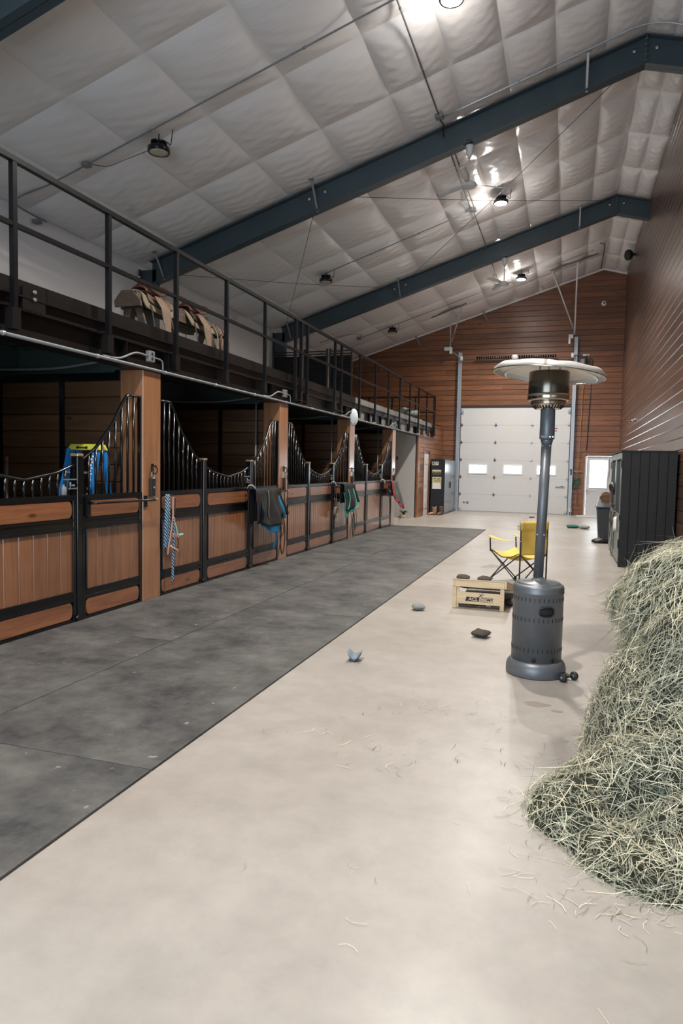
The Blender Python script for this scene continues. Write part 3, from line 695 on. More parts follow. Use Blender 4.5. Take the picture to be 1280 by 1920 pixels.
pilaster(0, 'wide sunlit wooden pilaster nearest the viewer, carrying a black latch box')
pilaster(1, 'wooden pilaster just right of the olive blanket')
pilaster(2, 'wooden pilaster under the white oval fixture')
pilaster(3, 'wooden pilaster at the far end of the stall row, beside the pale recess')
# black latch box on pilaster 0
t = thing('latch_box', 'small black box with a silver button on the nearest wooden pilaster', 'box', (XS+.035, 6.5, 1.12))
MB().box((XS+.035, 6.455, 1.13), (XS+.062, 6.54, 1.325)).build('body', 'blackp', t, bevel=.004)
MB().cyl((XS+.06, 6.51, 1.225), (XS+.068, 6.51, 1.225), .012, 12).build('button', 'galv', t)

# partitions between the stalls
for k in range(-1, 4):
    y = PIL0+PITCHY*k; lab = ['wooden partition left of the nearest stall', 'dark boarded partition inside the nearest stall, behind the blue ladder', 'dark boarded partition between second and third stall', 'dark boarded partition between third and farthest stall', 'dark boarded partition at the far end of the farthest stall'][k+1]
    t = thing('stall_partition', lab, 'partition', (-6.2, y+.07, 0), 'stall partitions')
    xa, xb = -7.9, XS-.25
    mb = MB().box((xa, y+.03, 0), (xb, y+.13, 2.36)); mb.box((xa, y+.0, 2.36), (xb, y+.15, 2.44))
    for xs in (-5.283, -6.13, -6.98): mb.box((xs-.03, y-.012, 0), (xs+.03, y+.172, 2.36))
    mb.build('steel_frame', 'black', t)
    z = 0
    for r in range(13):
        z1 = min(z+.182, 2.36)
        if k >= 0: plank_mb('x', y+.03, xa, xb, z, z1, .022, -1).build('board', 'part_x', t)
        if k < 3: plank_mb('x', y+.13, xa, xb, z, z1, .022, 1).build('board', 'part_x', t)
        z = z1
    MB().box((XS-.3, y-.02, 2.36), (XS-.245, y+.2, 2.46)).build('bracket', 'black', t)
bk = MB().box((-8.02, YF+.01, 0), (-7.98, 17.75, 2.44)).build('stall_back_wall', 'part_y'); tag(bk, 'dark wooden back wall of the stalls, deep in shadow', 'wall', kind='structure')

# ================================================================== LOFT over the stalls
lf = thing('loft_deck', 'dark steel loft deck running along above the stalls', 'loft', (XS, 10, 2.46))
y0, y1 = YF, 20.83
mb = MB().box((XL+.05, y0, 2.80), (XS-.02, 23.02, 2.82))
for i in range(int((23.0-y0)/.3)):
    a = y0+.02+i*.3; mb.box((XL+.05, a, 2.765), (XS-.3, a+.13, 2.80))
mb.build('metal_decking', 'joist', lf)
# edge beam (I section): bottom flange, web, top flange
x = XS
y0 = YF+.01
mb = MB().box((x-.14, y0, 2.462), (x+.045, y1, 2.478)); mb.box((x-.055, y0, 2.478), (x-.045, y1, 2.70)); mb.box((x-.14, y0, 2.70), (x+.02, y1, 2.712))
mb.build('edge_beam', 'deck_steel', lf)
# channel in front of the deck
mb = MB()
for a, b in ((y0, 8.13), (8.14, 12.0), (12.01, 17.5), (17.51, 23.02)):
    mb.box((x-.02, a, 2.712), (x-.008, b, 2.82)); mb.box((x-.02, a, 2.812), (x+.035, b, 2.824)); mb.box((x-.02, a, 2.705), (x+.035, b, 2.715))
mb.build('edge_channel', 'deck_steel', lf)
for a, b in ((y0, 2.1), (2.11, 5.0), (5.01, 8.2), (8.21, 10.9), (10.91, 14.2)): MB().box((x-.05, a, 2.824), (x-.03, b, 2.965)).build('kick_board', 'deck_steel', lf)
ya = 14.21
while ya < 22.9:  # far panels paler: light reflected off the deck edge, set as colour
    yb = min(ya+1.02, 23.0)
    MB().box((x-.05, ya, 2.824), (x-.03, yb-.012, 2.965)).build('kick_board', 'deck_lit', lf, label='kick board coloured with bright reflected light' ) if True else None
    MB().box((x-.02, ya+.08, 2.50), (x+.0, yb-.45, 2.70)).build('lit_web_plate', 'deck_lit', lf, label='web plate coloured with bright reflected light'); ya = yb
mb = MB()
for yy in [y0+1.2+.9*i for i in range(24)]: mb.cyl((x+.0, yy, 2.49), (x+.03, yy, 2.49), .014, 6)
for zz in (2.88, 2.82): mb.cyl((x-.03, 4.79, zz), (x+.045, 4.79, zz), .015, 8)
mb.build('bolts', 'conduit', lf, kind='stuff')
MB().box((x-.0, 4.66, 2.72), (x+.03, 4.92, 2.9)).build('splice_plate', 'deck_steel', lf)
# cross beams over the partitions
for k in range(-1, 4):
    y = PIL0+PITCHY*k+.17
    mb = MB().box((-7.9, y-.006, 2.46), (x-.15, y+.006, 2.76)); mb.box((-7.9, y-.09, 2.745), (x-.15, y+.09, 2.76)); mb.box((-7.9, y-.09, 2.45), (x-.15, y+.09, 2.465))
    mb.build('cross_beam', 'joist', lf)
MB().box((-6.03, y0, 2.5), (-6.01, 17.6, 2.76)).box((-6.09, y0, 2.49), (-5.95, 17.6, 2.5)).build('inner_beam', 'joist', lf)
# lead-in shelf for bolts: web stiffeners
for k in range(0, 4):
    for d in (-.28, .5): MB().box((x-.045, PIL0+PITCHY*k+d, 2.478), (x+.03, PIL0+PITCHY*k+d+.012, 2.70)).build('stiffener', 'deck_steel', lf)

# grey conduit that runs along the lower flange, with its outlets
t = thing('outlet_conduit', 'grey conduit lying along the bottom edge of the loft beam', 'pipe', (XS, 0, 2.49))
MB().tube([(XS+.062, y0, 2.478), (XS+.062, 23.0, 2.478)], .0155, 10).build('pipe', 'conduit', t)
mb = MB()
for i in range(22): mb.cyl((XS+.062, -2.5+1.15*i, 2.478), (XS+.062, -2.47+1.15*i, 2.478), .021, 8)
mb.build('clip', 'galv', t, kind='stuff')
for k, nm in enumerate(['nearest wooden pilaster', 'pilaster beside the olive blanket', 'pilaster with the white oval fixture', 'last pilaster by the pale recess']):
    y = PIL0+PITCHY*k+.05
    t = thing('power_outlet', 'grey double outlet box above the '+nm, 'outlet', (XS+.09, y, 2.57), 'outlets along the loft beam')
    MB().box((XS+.055, y-.04, 2.545), (XS+.105, y+.06, 2.66)).build('box', 'conduit', t, bevel=.006)
    mb = MB()
    for zz in (2.577, 2.628): mb.cyl((XS+.10, y+.01, zz), (XS+.108, y+.01, zz), .017, 12)
    mb.build('socket', 'slot', t)
    MB().tube(catmull([(XS+.062, y-.75, 2.495), (XS+.065, y-.5, 2.51), (XS+.075, y-.25, 2.60), (XS+.08, y-.04, 2.60)], 6), .011, 8).build('lead_pipe', 'conduit', t)
    MB().tube(catmull([(XS+.08, y+.06, 2.60), (XS+.08, y+.22, 2.59), (XS+.078, y+.25, 2.52), (XS+.07, y+.26, 2.46)], 5), .009, 8).build('lead_pipe', 'conduit', t)
MBo = thing('oval_fixture', 'white oval wall fixture above the third wooden pilaster', 'fixture', (XS+.1, 13.5, 2.5))
MB().lathe([(.001, .07), (.06, .062), (.10, .03), (.105, 0), (.09, -.02)], (XS+.1, 13.66, 2.50), 28, (1, -.55, 0)).build('shell', 'white_plastic', MBo)
for v in MBo.children[0].data.vertices: v.co.z = v.co.z*1.7
MB().bar((XS+.02, 13.66, 2.5), (XS+.1, 13.66, 2.5), .03, .03).build('mount', 'white_plastic', MBo)

# pale hose loops inside the stalls
for k, lab in enumerate(['nearest', 'second', 'third', 'farthest']):
    y = PIL0+PITCHY*k
    t = tag(MB().tube(catmull([(-6.6, y-.2, 2.50), (-5.9, y-.22, 2.47), (-5.2, y-.25, 2.46), (-4.75, y-.25, 2.5), (-4.55, y-.2, 2.54)], 6), .013, 8).build('water_hose', 'conduit'), f'pale grey hose under the deck in the {lab} stall', 'hose', 'water hoses in the stalls')
    if k: tag(MB().cyl((XS-.32, y-.12, .0), (XS-.32, y-.12, 2.44), .014, 8).build('water_pipe', 'conduit', loc=(XS-.32, y-.12, .0)), f'upright pale water pipe behind the right-hand bars of the {lab} stall', 'pipe', 'upright water pipes')

# ---------------------------------------------------------------- railing
rl = thing('loft_railing', 'long black steel railing along the edge of the loft', 'railing', (XS, 10, 2.52))
xr = XS+.055
PY = [-2.7, -1.5, -.3, .9, 2.1, 3.33, 4.54, 5.74, 6.95, 8.16, 9.36, 10.55, 10.80, 11.08, 12.55, 12.95, 14.2, 15.47, 16.7, 17.92, 19.15, 20.35, 21.6, 22.8, 22.98]
for y in PY:
    MB().box((xr-.022, y-.022, 2.56), (xr+.022, y+.022, 3.83)).build('baluster', 'rail_black', rl)
    if y < 20.8: MB().box((xr-.05, y-.045, 2.53), (xr+.026, y+.045, 2.70)).build('mounting_plate', 'deck_steel', rl)
MB().box((xr-.025, YF, 3.83), (xr+.025, 23.02, 3.872)).build('top_rail', 'rail_black', rl)
MB().box((xr-.02, YF, 3.33), (xr+.02, 23.02, 3.365)).build('middle_rail', 'rail_black', rl)
for a, b in ((10.53, 11.1), (12.53, 12.97)): MB().box((xr-.05, a, 2.545), (xr+.05, b, 2.56)).build('foot_plate', 'rail_black', rl)
r2 = thing('end_railing', 'short black railing closing the far end of the loft', 'railing', (XS-1, 23.0, 2.82))
for xx in (-4.9, -5.7, -6.5, -7.3): MB().box((xx-.02, 22.98, 2.82), (xx+.02, 23.02, 3.83)).build('baluster', 'rail_black', r2)
MB().box((-8.0, 22.975, 3.83), (xr-.03, 23.025, 3.87)).build('top_rail', 'rail_black', r2)
MB().box((-8.0, 22.98, 3.33), (xr-.03, 23.02, 3.365)).build('middle_rail', 'rail_black', r2)

# ---------------------------------------------------------------- pale recess and boarded corner room
NY = 20.6
n_ = MB().box((XL, NY, 0), (XS-.06, NY+.2, 2.75)).build('wall_niche', 'niche', kind='structure')
MB().box((XL, 17.76, 0), (XS-.32, 17.8, 2.76)).build('wall_niche_side', 'niche', kind='structure')
MB().box((XS-.02, NY-.02, 0), (XS+.03, NY+.24, 2.462)).build('trim_1', 'room_y', kind='structure')
tag(MB().box((-4.95, NY-.012, 1.72), (-4.87, NY, 1.84)).build('wall_switch', 'conduit', loc=(-4.9, NY, 1.78), bevel=.004), 'small grey switch plate on the pale recess wall', 'switch')
RD0, RD1, RDH = 21.55, 22.5, 2.04
room = MB().box((XS-.12, NY+.24, 0), (XS-.0, RD0-.1, 2.46)); room.box((XS-.12, RD1+.1, 0), (XS, YB, 2.46)); room.box((XS-.12, RD0-.1, RDH+.1), (XS, RD1+.1, 2.46)); room.box((XS-.12, 23.06, 2.46), (XS, YB, 2.88))
room = room.build('wall_room', 'room_y', kind='structure')
boards(room, 'room_y', 'y', XS, NY+.24, YB-.0, 0, 2.46, .178, 1, (2, 3), holes=((RD0-.1, RD1+.1, 0, RDH+.1),), seed=6)
boards(room, 'room_y', 'y', XS, 23.06, YB, 2.46, 2.88, .178, 1, (2, 3), seed=6)
MB().box((XS-.14, NY+.24, 2.46), (XS+.03, 23.06, 2.50)).box((XS-.14, 23.03, 2.46), (XS+.03, 23.06, 2.92)).box((XS-.14, 23.06, 2.88), (XS+.03, YB, 2.92)).build('trim_2', 'room_y', kind='structure')
MB().box((XS+.001, NY+.24, 2.27), (XS+.028, 23.0, 2.46)).build('trim_3', 'room_y', kind='structure')
d = MB().box((XS-.06, RD0, .01), (XS-.02, RD1, RDH)).build('door_1', 'white_paint', kind='structure')
mb = MB()
for za, zb in ((.2, .8), (.92, 1.5), (1.62, 1.92)):
    for ya, yb in ((RD0+.12, RD0+.42), (RD0+.53, RD0+.83)):
        mb.box((XS-.021, ya, za), (XS-.008, yb, zb))
mb.build('door_panel', 'white_paint', d, bevel=.006)
MB().cyl((XS-.02, RD0+.07, .98), (XS+.05, RD0+.07, .98), .011, 8).cyl((XS+.045, RD0+.02, .98), (XS+.045, RD0+.12, .98), .009, 8).build('door_handle', 'galv', d)
MB().box((XS-.1, RD0-.1, 0), (XS+.03, RD0, RDH+.1)).box((XS-.1, RD1, 0), (XS+.03, RD1+.1, RDH+.1)).box((XS-.1, RD0, RDH), (XS+.03, RD1, RDH+.1)).build('door_casing', 'room_y', d)

# ---------------------------------------------------------------- overhead door
NSEC, SH = 6, DH/6
gd = MB().box((DX0, YB-.005, .0), (DX1, YB+.03, .02)).box((DX0-.03, YB+.032, 0), (DX1+.03, YB+.05, DH+.05)).build('door_2', 'niche', kind='structure')
WIN = [(-3.305, -2.716), (-2.10, -1.515), (-.97, -.39)]
for i in range(NSEC):
    z0_, z1_ = i*SH+.0015+.012*(i == 0), (i+1)*SH-.0015
    mb = MB()
    def slab(xa, xb, za, zb): mb.box((xa, YB-.02, za), (xb, YB+.03, zb))
    if i != 2:
        slab(DX0+.01, DX1-.01, z0_, z1_)
    else:
        slab(DX0+.01, DX1-.01, z0_, 1.375); slab(DX0+.01, DX1-.01, 1.638, z1_)
        xs = [DX0+.01]+[v for wv in WIN for v in wv]+[DX1-.01]
        for a in range(0, len(xs), 2): slab(xs[a], xs[a+1], 1.375, 1.638)
    mb.build('door_section', 'white_paint', gd)
for k, (a, b) in enumerate(WIN):
    fr = MB()
    for p, q in (((a-.05, 1.325), (b+.05, 1.375)), ((a-.05, 1.638), (b+.05, 1.688)), ((a-.05, 1.375), (a, 1.638)), ((b, 1.375), (b+.05, 1.638))): fr.box((p[0], YB-.035, p[1]), (q[0], YB-.02, q[1]))
    fr = fr.build('window_frame', 'white_plastic', gd, bevel=.004)
    MB().box((a, YB+.0, 1.375), (b, YB+.008, 1.638)).build('pane', 'glass_lit', fr)
def hinge(x, z):
    mb = MB().prism([(x-.03, z-.01), (x+.03, z-.01), (x, z-.085)], 'y', YB-.028, YB-.02)
    mb.prism([(x-.03, z+.01), (x, z+.085), (x+.03, z+.01)], 'y', YB-.028, YB-.02); mb.cyl((x-.045, YB-.033, z), (x+.045, YB-.033, z), .012, 8)
    mb.build('hinge', 'wire' if x < -2 else 'galv', gd)
for i in range(1, NSEC):
    for xx in (DX0+.045, -2.43, -1.2, DX1-.045): hinge(xx, i*SH)
for xx in (DX0+.05, DX1-.05):
    for zz in (.06, 3.52): MB().box((xx-.04, YB-.06, zz-.05), (xx+.04, YB-.02, zz+.07)).cyl((xx-.05, YB-.05, zz), (xx+.05, YB-.05, zz), .02, 8).build('roller_bracket', 'galv', gd)
MB().box((DX1-.42, YB-.05, .95), (DX1-.12, YB-.03, .98)).cyl((DX1-.2, YB-.05, .965), (DX1-.2, YB-.02, .965), .035, 10).build('lock_bar', 'galv', gd)
MB().box((DX0, YB-.04, DH), (DX1, YB-.0, DH+.05)).build('top_seal', 'blackp', gd)
MB().box((-1.97, YB-.024, 2.78), (-1.9, YB-.02, 2.95)).box((-2.0, YB-.024, 2.74), (-1.87, YB-.02, 2.75)).build('notice_mark', 'paper', gd)
MB().box((-3.5, YB-.024, .28), (-3.43, YB-.02, .34)).box((-3.38, YB-.024, .26), (-3.3, YB-.02, .35)).build('notice_mark', 'conduit', gd)
mb = MB()
for i in range(8): mb.box((-.62+i*.034, YB-.024, 2.92+.006*(i % 2)), (-.592+i*.034, YB-.02, 2.962))
mb.build('brand_lettering', 'logoblue', gd, label='small blue lettering')
MB().box((-.45, YB-.024, 2.83), (-.38, YB-.02, 2.88)).build('brand_emblem', 'logoorange', gd, label='small orange emblem')

# tracks, torsion shaft and bracing of the overhead door
tr = thing('door_track', 'galvanised track frame, springs and shaft around the overhead door', 'door track', (-1.8, YB-.1, 0))
for sx in (DX0-.08, DX1+.08):
    top = 5.6 if sx < -1 else 6.0
    s = 1 if sx < -1 else -1
    mb = MB().box((sx-.05*s, YB-.16, 0), (sx-.035*s, YB-.0, top)); mb.box((sx-.05*s, YB-.012, 0), (sx+.06*s, YB-.0, top)); mb.box((sx-.035*s, YB-.09, .02), (sx+.02*s, YB-.08, top-.2)); mb.box((sx+.005*s, YB-.12, .02), (sx+.012*s, YB-.04, top-.2))
    mb.build('vertical_track', 'galv', tr)
ZS = 5.36
MB().cyl((DX0-.1, YB-.2, ZS), (DX1+.35, YB-.2, ZS), .016, 10).build('torsion_shaft', 'galv', tr)
for xa, xb in ((-3.15, -1.98), (-1.72, -.5)):
    P = []; n = 26
    mb = MB().cyl((xa, YB-.2, ZS+.01), (xb, YB-.2, ZS+.01), .048, 12); mb.build('torsion_spring', 'deck_steel', tr, label='black torsion spring')
    mb = MB()
    for i in range(15):
        xx = xa+.06+(xb-xa-.12)*i/14; mb.lathe([(.05, -.012), (.056, 0), (.05, .012)], (xx, YB-.2, ZS+.01), 12, (1, .25, 0))
    mb.build('spring_coil', 'conduit', tr, kind='stuff')
MB().box((-1.93, YB-.25, ZS-.06), (-1.77, YB-.02, ZS+.08)).lathe([(.06, -.09), (.07, -.03), (.07, .03), (.06, .09)], (-1.85, YB-.2, ZS), 16, (1, 0, 0)).build('centre_bearing', 'white_plastic', tr)
for sx in (DX0-.02, DX1-.02): MB().lathe([(.04, -.05), (.085, -.04), (.085, .04), (.04, .05)], (sx, YB-.2, ZS), 18, (1, 0, 0)).build('cable_drum', 'white_plastic', tr)
MB().box((DX1+.18, YB-.3, ZS-.42), (DX1+.42, YB-.06, ZS-.06)).build('opener_motor', 'blackp', tr, label='black opener motor', bevel=.015)
MB().box((DX1+.24, YB-.31, ZS-.32), (DX1+.36, YB-.3, ZS-.14)).build('motor_label', 'conduit', tr)
MB().lathe([(.05, -.02), (.05, .02)], (DX1+.42, YB-.2, ZS), 14, (1, 0, 0)).box((DX1+.3, YB-.23, ZS-.03), (DX1+.5, YB-.17, ZS+.03)).build('chain_wheel', 'galv', tr)
MB().box((-4.25, YB-.45, 5.62), (-4.0, YB-.35, 5.74)).box((-4.05, YB-.5, 5.5), (-3.98, YB-.3, 5.72)).build('hanger_bracket', 'white_plastic', tr)
MB().bar((-4.02, YB-.4, 5.6), (DX0-.1, YB-.08, 5.42), .05, .05).build('track_bend', 'galv', tr)
MB().box((-.12, YB-.4, 5.9), (.02, YB-.3, 6.02)).box((-.12, YB-.38, 5.72), (-.06, YB-.32, 5.9)).build('hanger_bracket', 'white_plastic', tr)
def brace_frame(nm, bar_a, bar_b, feet, lab, extra=None):
    t = thing('track_hanger', lab, 'bracket', feet[0][1], 'perforated angle hangers')
    MB().bar(bar_a, bar_b, .07, .05).build('angle_bar', 'wire', t)
    for a, b in feet: MB().bar(a, b, .045, .03).build('strut', 'galv', t)
    return t
def rp(x, y, d=.06): return (x, y, roofz(x)-d)
brace_frame('l', rp(-4.42, 22.9), rp(-3.28, 22.75), [(rp(-3.78, 22.85, .08), (-4.03, 24.45, 5.75)), (rp(-3.40, 22.8, .08), (-4.0, 24.5, 5.9))], 'angle-iron hanger from the ceiling left of the overhead door')
brace_frame('r', rp(-.73, 22.6), rp(.64, 22.7), [(rp(.06, 22.7, .08), (.06, 24.75, 6.05)), (rp(-.66, 22.65, .08), (.07, 24.75, 6.12))], 'taller angle-iron hanger from the ceiling right of the overhead door')
tag(MB().tube(catmull([(.66, 21.8, roofz(.66)-.04), (.78, 22.0, roofz(.7)-.05), (.80, 23.0, roofz(.7)-.02), (.80, 24.6, roofz(.8)-.06)], 5), .016, 8).build('ridge_conduit', 'wire'), 'dark bent conduit at the ridge beside the taller hanger', 'pipe')
# small braces along the rake of the end wall
for i, bx in enumerate((-5.3, -2.95)):
    z = roofz(bx)
    tag(MB().bar((bx-.02, 24.6, z-.02), (bx+.12, 24.9, z-.32), .07, .02).build('rake_brace', 'galv', loc=(bx, 24.6, z)), ['short steel brace under the ceiling edge at the far left of the end wall', 'short steel brace under the ceiling edge left of the door hanger'][i], 'bracket')
MB().prism([(XL, roofz(XL)-.04), (XRIDGE, roofz(XRIDGE)-.04), (XR, roofz(XR)-.04), (XR, roofz(XR)+.02), (XRIDGE, roofz(XRIDGE)+.02), (XL, roofz(XL)+.02)], 'y', YB-.03, YB).build('trim_4', 'vinyl', kind='structure')

# ---------------------------------------------------------------- entrance door
d3 = MB()
d3.box((MX0, YB-.01, .0), (MX0+.055, YB+.1, MH)).box((MX1-.03, YB-.01, 0), (MX1, YB+.1, MH)).box((MX0, YB-.01, MH-.03), (MX1, YB+.1, MH)).box((MX0, YB-.03, 0), (MX1, YB+.1, .02))
d3 = d3.build('door_3', 'white_paint', kind='structure')
a, b = MX0+.06, MX1-.035
gx0, gx1, gz0, gz1 = .735, 1.275, .955, 1.875
mb = MB()
for p, q in (((a, .02), (b, gz0)), ((a, gz1), (b, MH-.035)), ((a, gz0), (gx0, gz1)), ((gx1, gz0), (b, gz1))): mb.box((p[0], YB+.02, p[1]), (q[0], YB+.06, q[1]))
lfw = mb.build('door_leaf', 'white_paint', d3)
MB().box((gx0, YB+.03, gz0), (gx1, YB+.038, gz1)).build('pane', 'glass_lit', lfw)
mb = MB()
for p, q in (((gx0-.03, gz0-.03), (gx1+.03, gz0)), ((gx0-.03, gz1), (gx1+.03, gz1+.03)), ((gx0-.03, gz0), (gx0, gz1)), ((gx1, gz0), (gx1+.03, gz1))): mb.box((p[0], YB+.005, p[1]), (q[0], YB+.02, q[1]))
mb.build('window_frame', 'white_plastic', lfw, bevel=.004)
mb = MB()
for p, q in (((.93, gz0), (.934, gz1)), ((1.08, gz0), (1.084, gz1)), ((gx0, 1.25), (gx1, 1.254)), ((gx0, 1.56), (gx1, 1.564)), ((.93, 1.40), (1.08, 1.404))): mb.box((p[0], YB+.026, p[1]), (q[0], YB+.03, q[1]))
mb.build('leaded_lines', 'conduit', lfw)
mb = MB()
for xa in (.73, 1.06):
    for p, q in (((xa, .28), (xa+.22, .29)), ((xa, .83), (xa+.22, .84)), ((xa, .28), (xa+.012, .84)), ((xa+.21, .28), (xa+.222, .84))): mb.box((p[0], YB+.012, p[1]), (q[0], YB+.02, q[1]))
mb.build('door_panel', 'white_paint', lfw)
MB().cyl((.655, YB-.04, .88), (.655, YB+.02, .88), .013, 10).lathe([(.001, -.03), (.026, -.02), (.026, .01)], (.655, YB-.035, .88), 14, (0, 1, 0)).build('door_handle', 'galv', lfw)
MB().box((MX0-.075, YB-.02, 0), (MX0, YB+.03, MH+.09)).box((MX1, YB-.02, 0), (MX1+.06, YB+.03, MH+.09)).box((MX0, YB-.02, MH), (MX1, YB+.03, MH+.09)).build('door_casing', 'wall_x', d3)
MB().tube([(1.30, YB-.02, 1.98), (1.32, YB-.03, 1.6), (1.30, YB-.02, 1.33)], .015, 6).build('blind_cord', 'white_plastic', d3)
tag(MB().box((.35, 24.1, 0), (1.5, 24.8, .012)).build('door_mat', 'niche', loc=(.9, 24.4, 0), bevel=.003), 'thin pale mat lying in front of the white entrance door', 'mat')

# ================================================================== PATIO HEATER
HX, HY = -.165, 5.25
h = thing('patio_heater', 'tall dark grey mushroom-shaped patio heater with a tilted pale reflector', 'heater', (HX, HY, 0))
MB().lathe([(.208, 0), (.214, .01), (.214, .055), (.205, .085), (.188, .105), (.18, .11)], (HX, HY, 0), 56).build('base', 'heater', h)
MB().lathe([(.179, .10), (.179, .60), (.183, .605), (.183, .612), (.181, .618), (.181, .640), (.176, .655), (.165, .663), (.155, .664), (.153, .672), (.145, .678), (.06, .682), (.048, .70), (.03, .712)], (HX, HY, 0), 56).build('tank_cover', 'heater', h)
mb = MB()
for zz, n in ((.565, 34), (.42, 34), (.20, 34)):
    for k in range(n):
        a = 2*PI*k/n; R = Matrix.Rotation(a, 3, 'Z'); mb.cbox(Vector((HX, HY, zz))+R @ Vector((.179, 0, 0)), (.003, .0045, .028), R)
mb.build('vent_slots', 'slot', h, kind='stuff')
for a in (-1.62, -.85, 1.2):
    R = Matrix.Rotation(a, 3, 'Z'); p = Vector((HX, HY, .135))+R @ Vector((.1785, 0, 0)); MB().lathe([(.001, .0015), (.017, .0015), (.017, 0)], p, 18, R @ Vector((1, 0, 0))).build('drain_hole', 'slot', h)
a0 = -1.17
def hs(u, v):
    a = a0+(u-.5)*.52; return (HX+math.cos(a)*.181, HY+math.sin(a)*.181, .455+.058*v)
MB().grid(hs, 10, 3, .004).build('hand_slot', 'slot', h)
P = []
for k in range(33):
    q = 2*PI*k/32; u = .5+.53*math.cos(q)*min(1, 1.25-.25*abs(math.cos(q))); a = a0+(u-.5)*.56; P.append((HX+math.cos(a)*.182, HY+math.sin(a)*.182, .484+.034*math.copysign(abs(math.sin(q))**.5, math.sin(q))))
MB().tube(P[:-1], .004, 6, closed=True).build('hand_slot_rim', 'blackp', h)
pa, pb = Vector((HX-.006, HY, .70)), Vector((HX+.018, HY, 1.74))
MB().cyl(pa, pb, .0355, 28).build('pole', 'heater', h)
mb = MB()
for t_, s in ((.31, 1), (.31, -1), (.93, 1), (.93, -1)):
    p = pa.lerp(pb, t_); mb.lathe([(.007, -.002), (.006, .004), (.001, .005)], p+Vector((s*.024, -.027, 0)), 8, (s*.6, -.7, 0))
mb.build('screw', 'galv', h)
c = Vector((HX+.018, HY, 0))
MB().lathe([(.03, 1.66), (.042, 1.70), (.044, 1.715)], c, 28).build('neck', 'heater', h)
MB().lathe([(.051, 1.715), (.053, 1.72), (.051, 1.925), (.046, 1.93)], c, 28).build('control_housing', 'heater', h)
MB().box((c.x-.04, c.y-.056, 1.722), (c.x+.008, c.y-.05, 1.74)).build('label_plate', 'conduit', h, label='small silver plate', bevel=.002)
mb = MB()
for x_ in (.022, .042): mb.cyl((c.x+x_, c.y-.056, 1.73), (c.x+x_, c.y-.04, 1.73), .006, 8)
mb.build('screw', 'galv', h)
MB().lathe([(.05, 1.925), (.075, 1.93), (.098, 1.94), (.122, 1.962), (.124, 1.985)], c, 40).build('burner_base', 'chrome', h)
mb = MB()
for k in range(30):
    a = 2*PI*k/30; R = Matrix.Rotation(a, 3, 'Z') @ Matrix.Rotation(-.9, 3, 'Y'); mb.cbox(c+Vector((math.cos(a)*.101, math.sin(a)*.101, 1.9415)), (.030, .008, .004), Matrix.Rotation(a, 3, 'Z') @ Matrix.Rotation(-.72, 3, 'Y'))
mb.build('burner_slots', 'slot', h, kind='stuff')
MB().lathe([(.124, 1.985), (.142, 1.992), (.146, 2.0), (.146, 2.03), (.142, 2.035)], c, 40).build('burner_band', 'chrome', h)
MB().lathe([(.141, 2.033), (.142, 2.04), (.141, 2.19), (.136, 2.195), (.05, 2.2)], c, 44).build('emitter_screen', plain('perforated_emitter_screen', (.12, .105, .08), .22, .9, .5, .35, 9), h)
for k in range(3):
    a = .5+2*PI*k/3; MB().cyl(c+Vector((.08*math.cos(a), .08*math.sin(a), 2.19)), c+Vector((.08*math.cos(a), .08*math.sin(a), 2.245)), .005, 8).build('reflector_post', 'galv', h)
Rt = Matrix.Rotation(math.radians(5), 3, 'Y') @ Matrix.Rotation(math.radians(-2), 3, 'X')
def refl(a_lo, a_hi):
    def fn(u, v):
        a = a_lo+(a_hi-a_lo)*v; r = .02+.37*u; z = .055*(1-u**1.35)
        if u > .93: r = .02+.37*.93+.012*math.sin((u-.93)/.07*PI)+.014; z = .055*(1-.93**1.35)-.045*(u-.93)/.07
        z += .0035*math.sin(a*9+u*6)*u
        return c+Vector((0, 0, 2.212))+Rt @ Vector((r*math.cos(a), r*math.sin(a), z))
    return MB().grid(fn, 28, 24, .0012)
for k in range(3): refl(2*PI*k/3+.5, 2*PI*(k+1)/3+.5).build('reflector_leaf', 'alu', h)
MB().tube([c+Vector((0, 0, 2.212))+Rt @ Vector((.388*math.cos(a), .388*math.sin(a), -.04)) for a in [2*PI*i/60 for i in range(60)]], .005, 6, closed=True).build('reflector_rim', 'chrome', h)
MB().lathe([(.035, 0), (.03, .008), (.008, .012), (.001, .02)], c+Vector((0, 0, 2.262)), 16).build('top_cap', 'chrome', h)
# transport wheels on their bracket
wa, wb = Vector((.028, 5.075, .031)), Vector((.105, 5.155, .031))
d = (wb-wa).normalized()
MB().cyl(wa, wb, .007, 10).build('axle', 'blackp', h)
MB().bar((HX+.165, HY-.06, .045), (wa+wb)/2+Vector((0, 0, .012)), .03, .006).bar((HX+.13, HY-.12, .045), (wa*.7+wb*.3)+Vector((0, 0, .012)), .03, .006).build('wheel_bracket', 'blackp', h)
for p in (wa, wb):
    wv = MB().lathe([(.012, -.014), (.028, -.013), (.031, -.008), (.031, .008), (.028, .013), (.012, .014)], p, 24, d).build('wheel', 'rubber', h)
    MB().lathe([(.001, -.017), (.011, -.016), (.012, .016), (.001, .017)], p, 12, d).build('hub', 'conduit', wv)

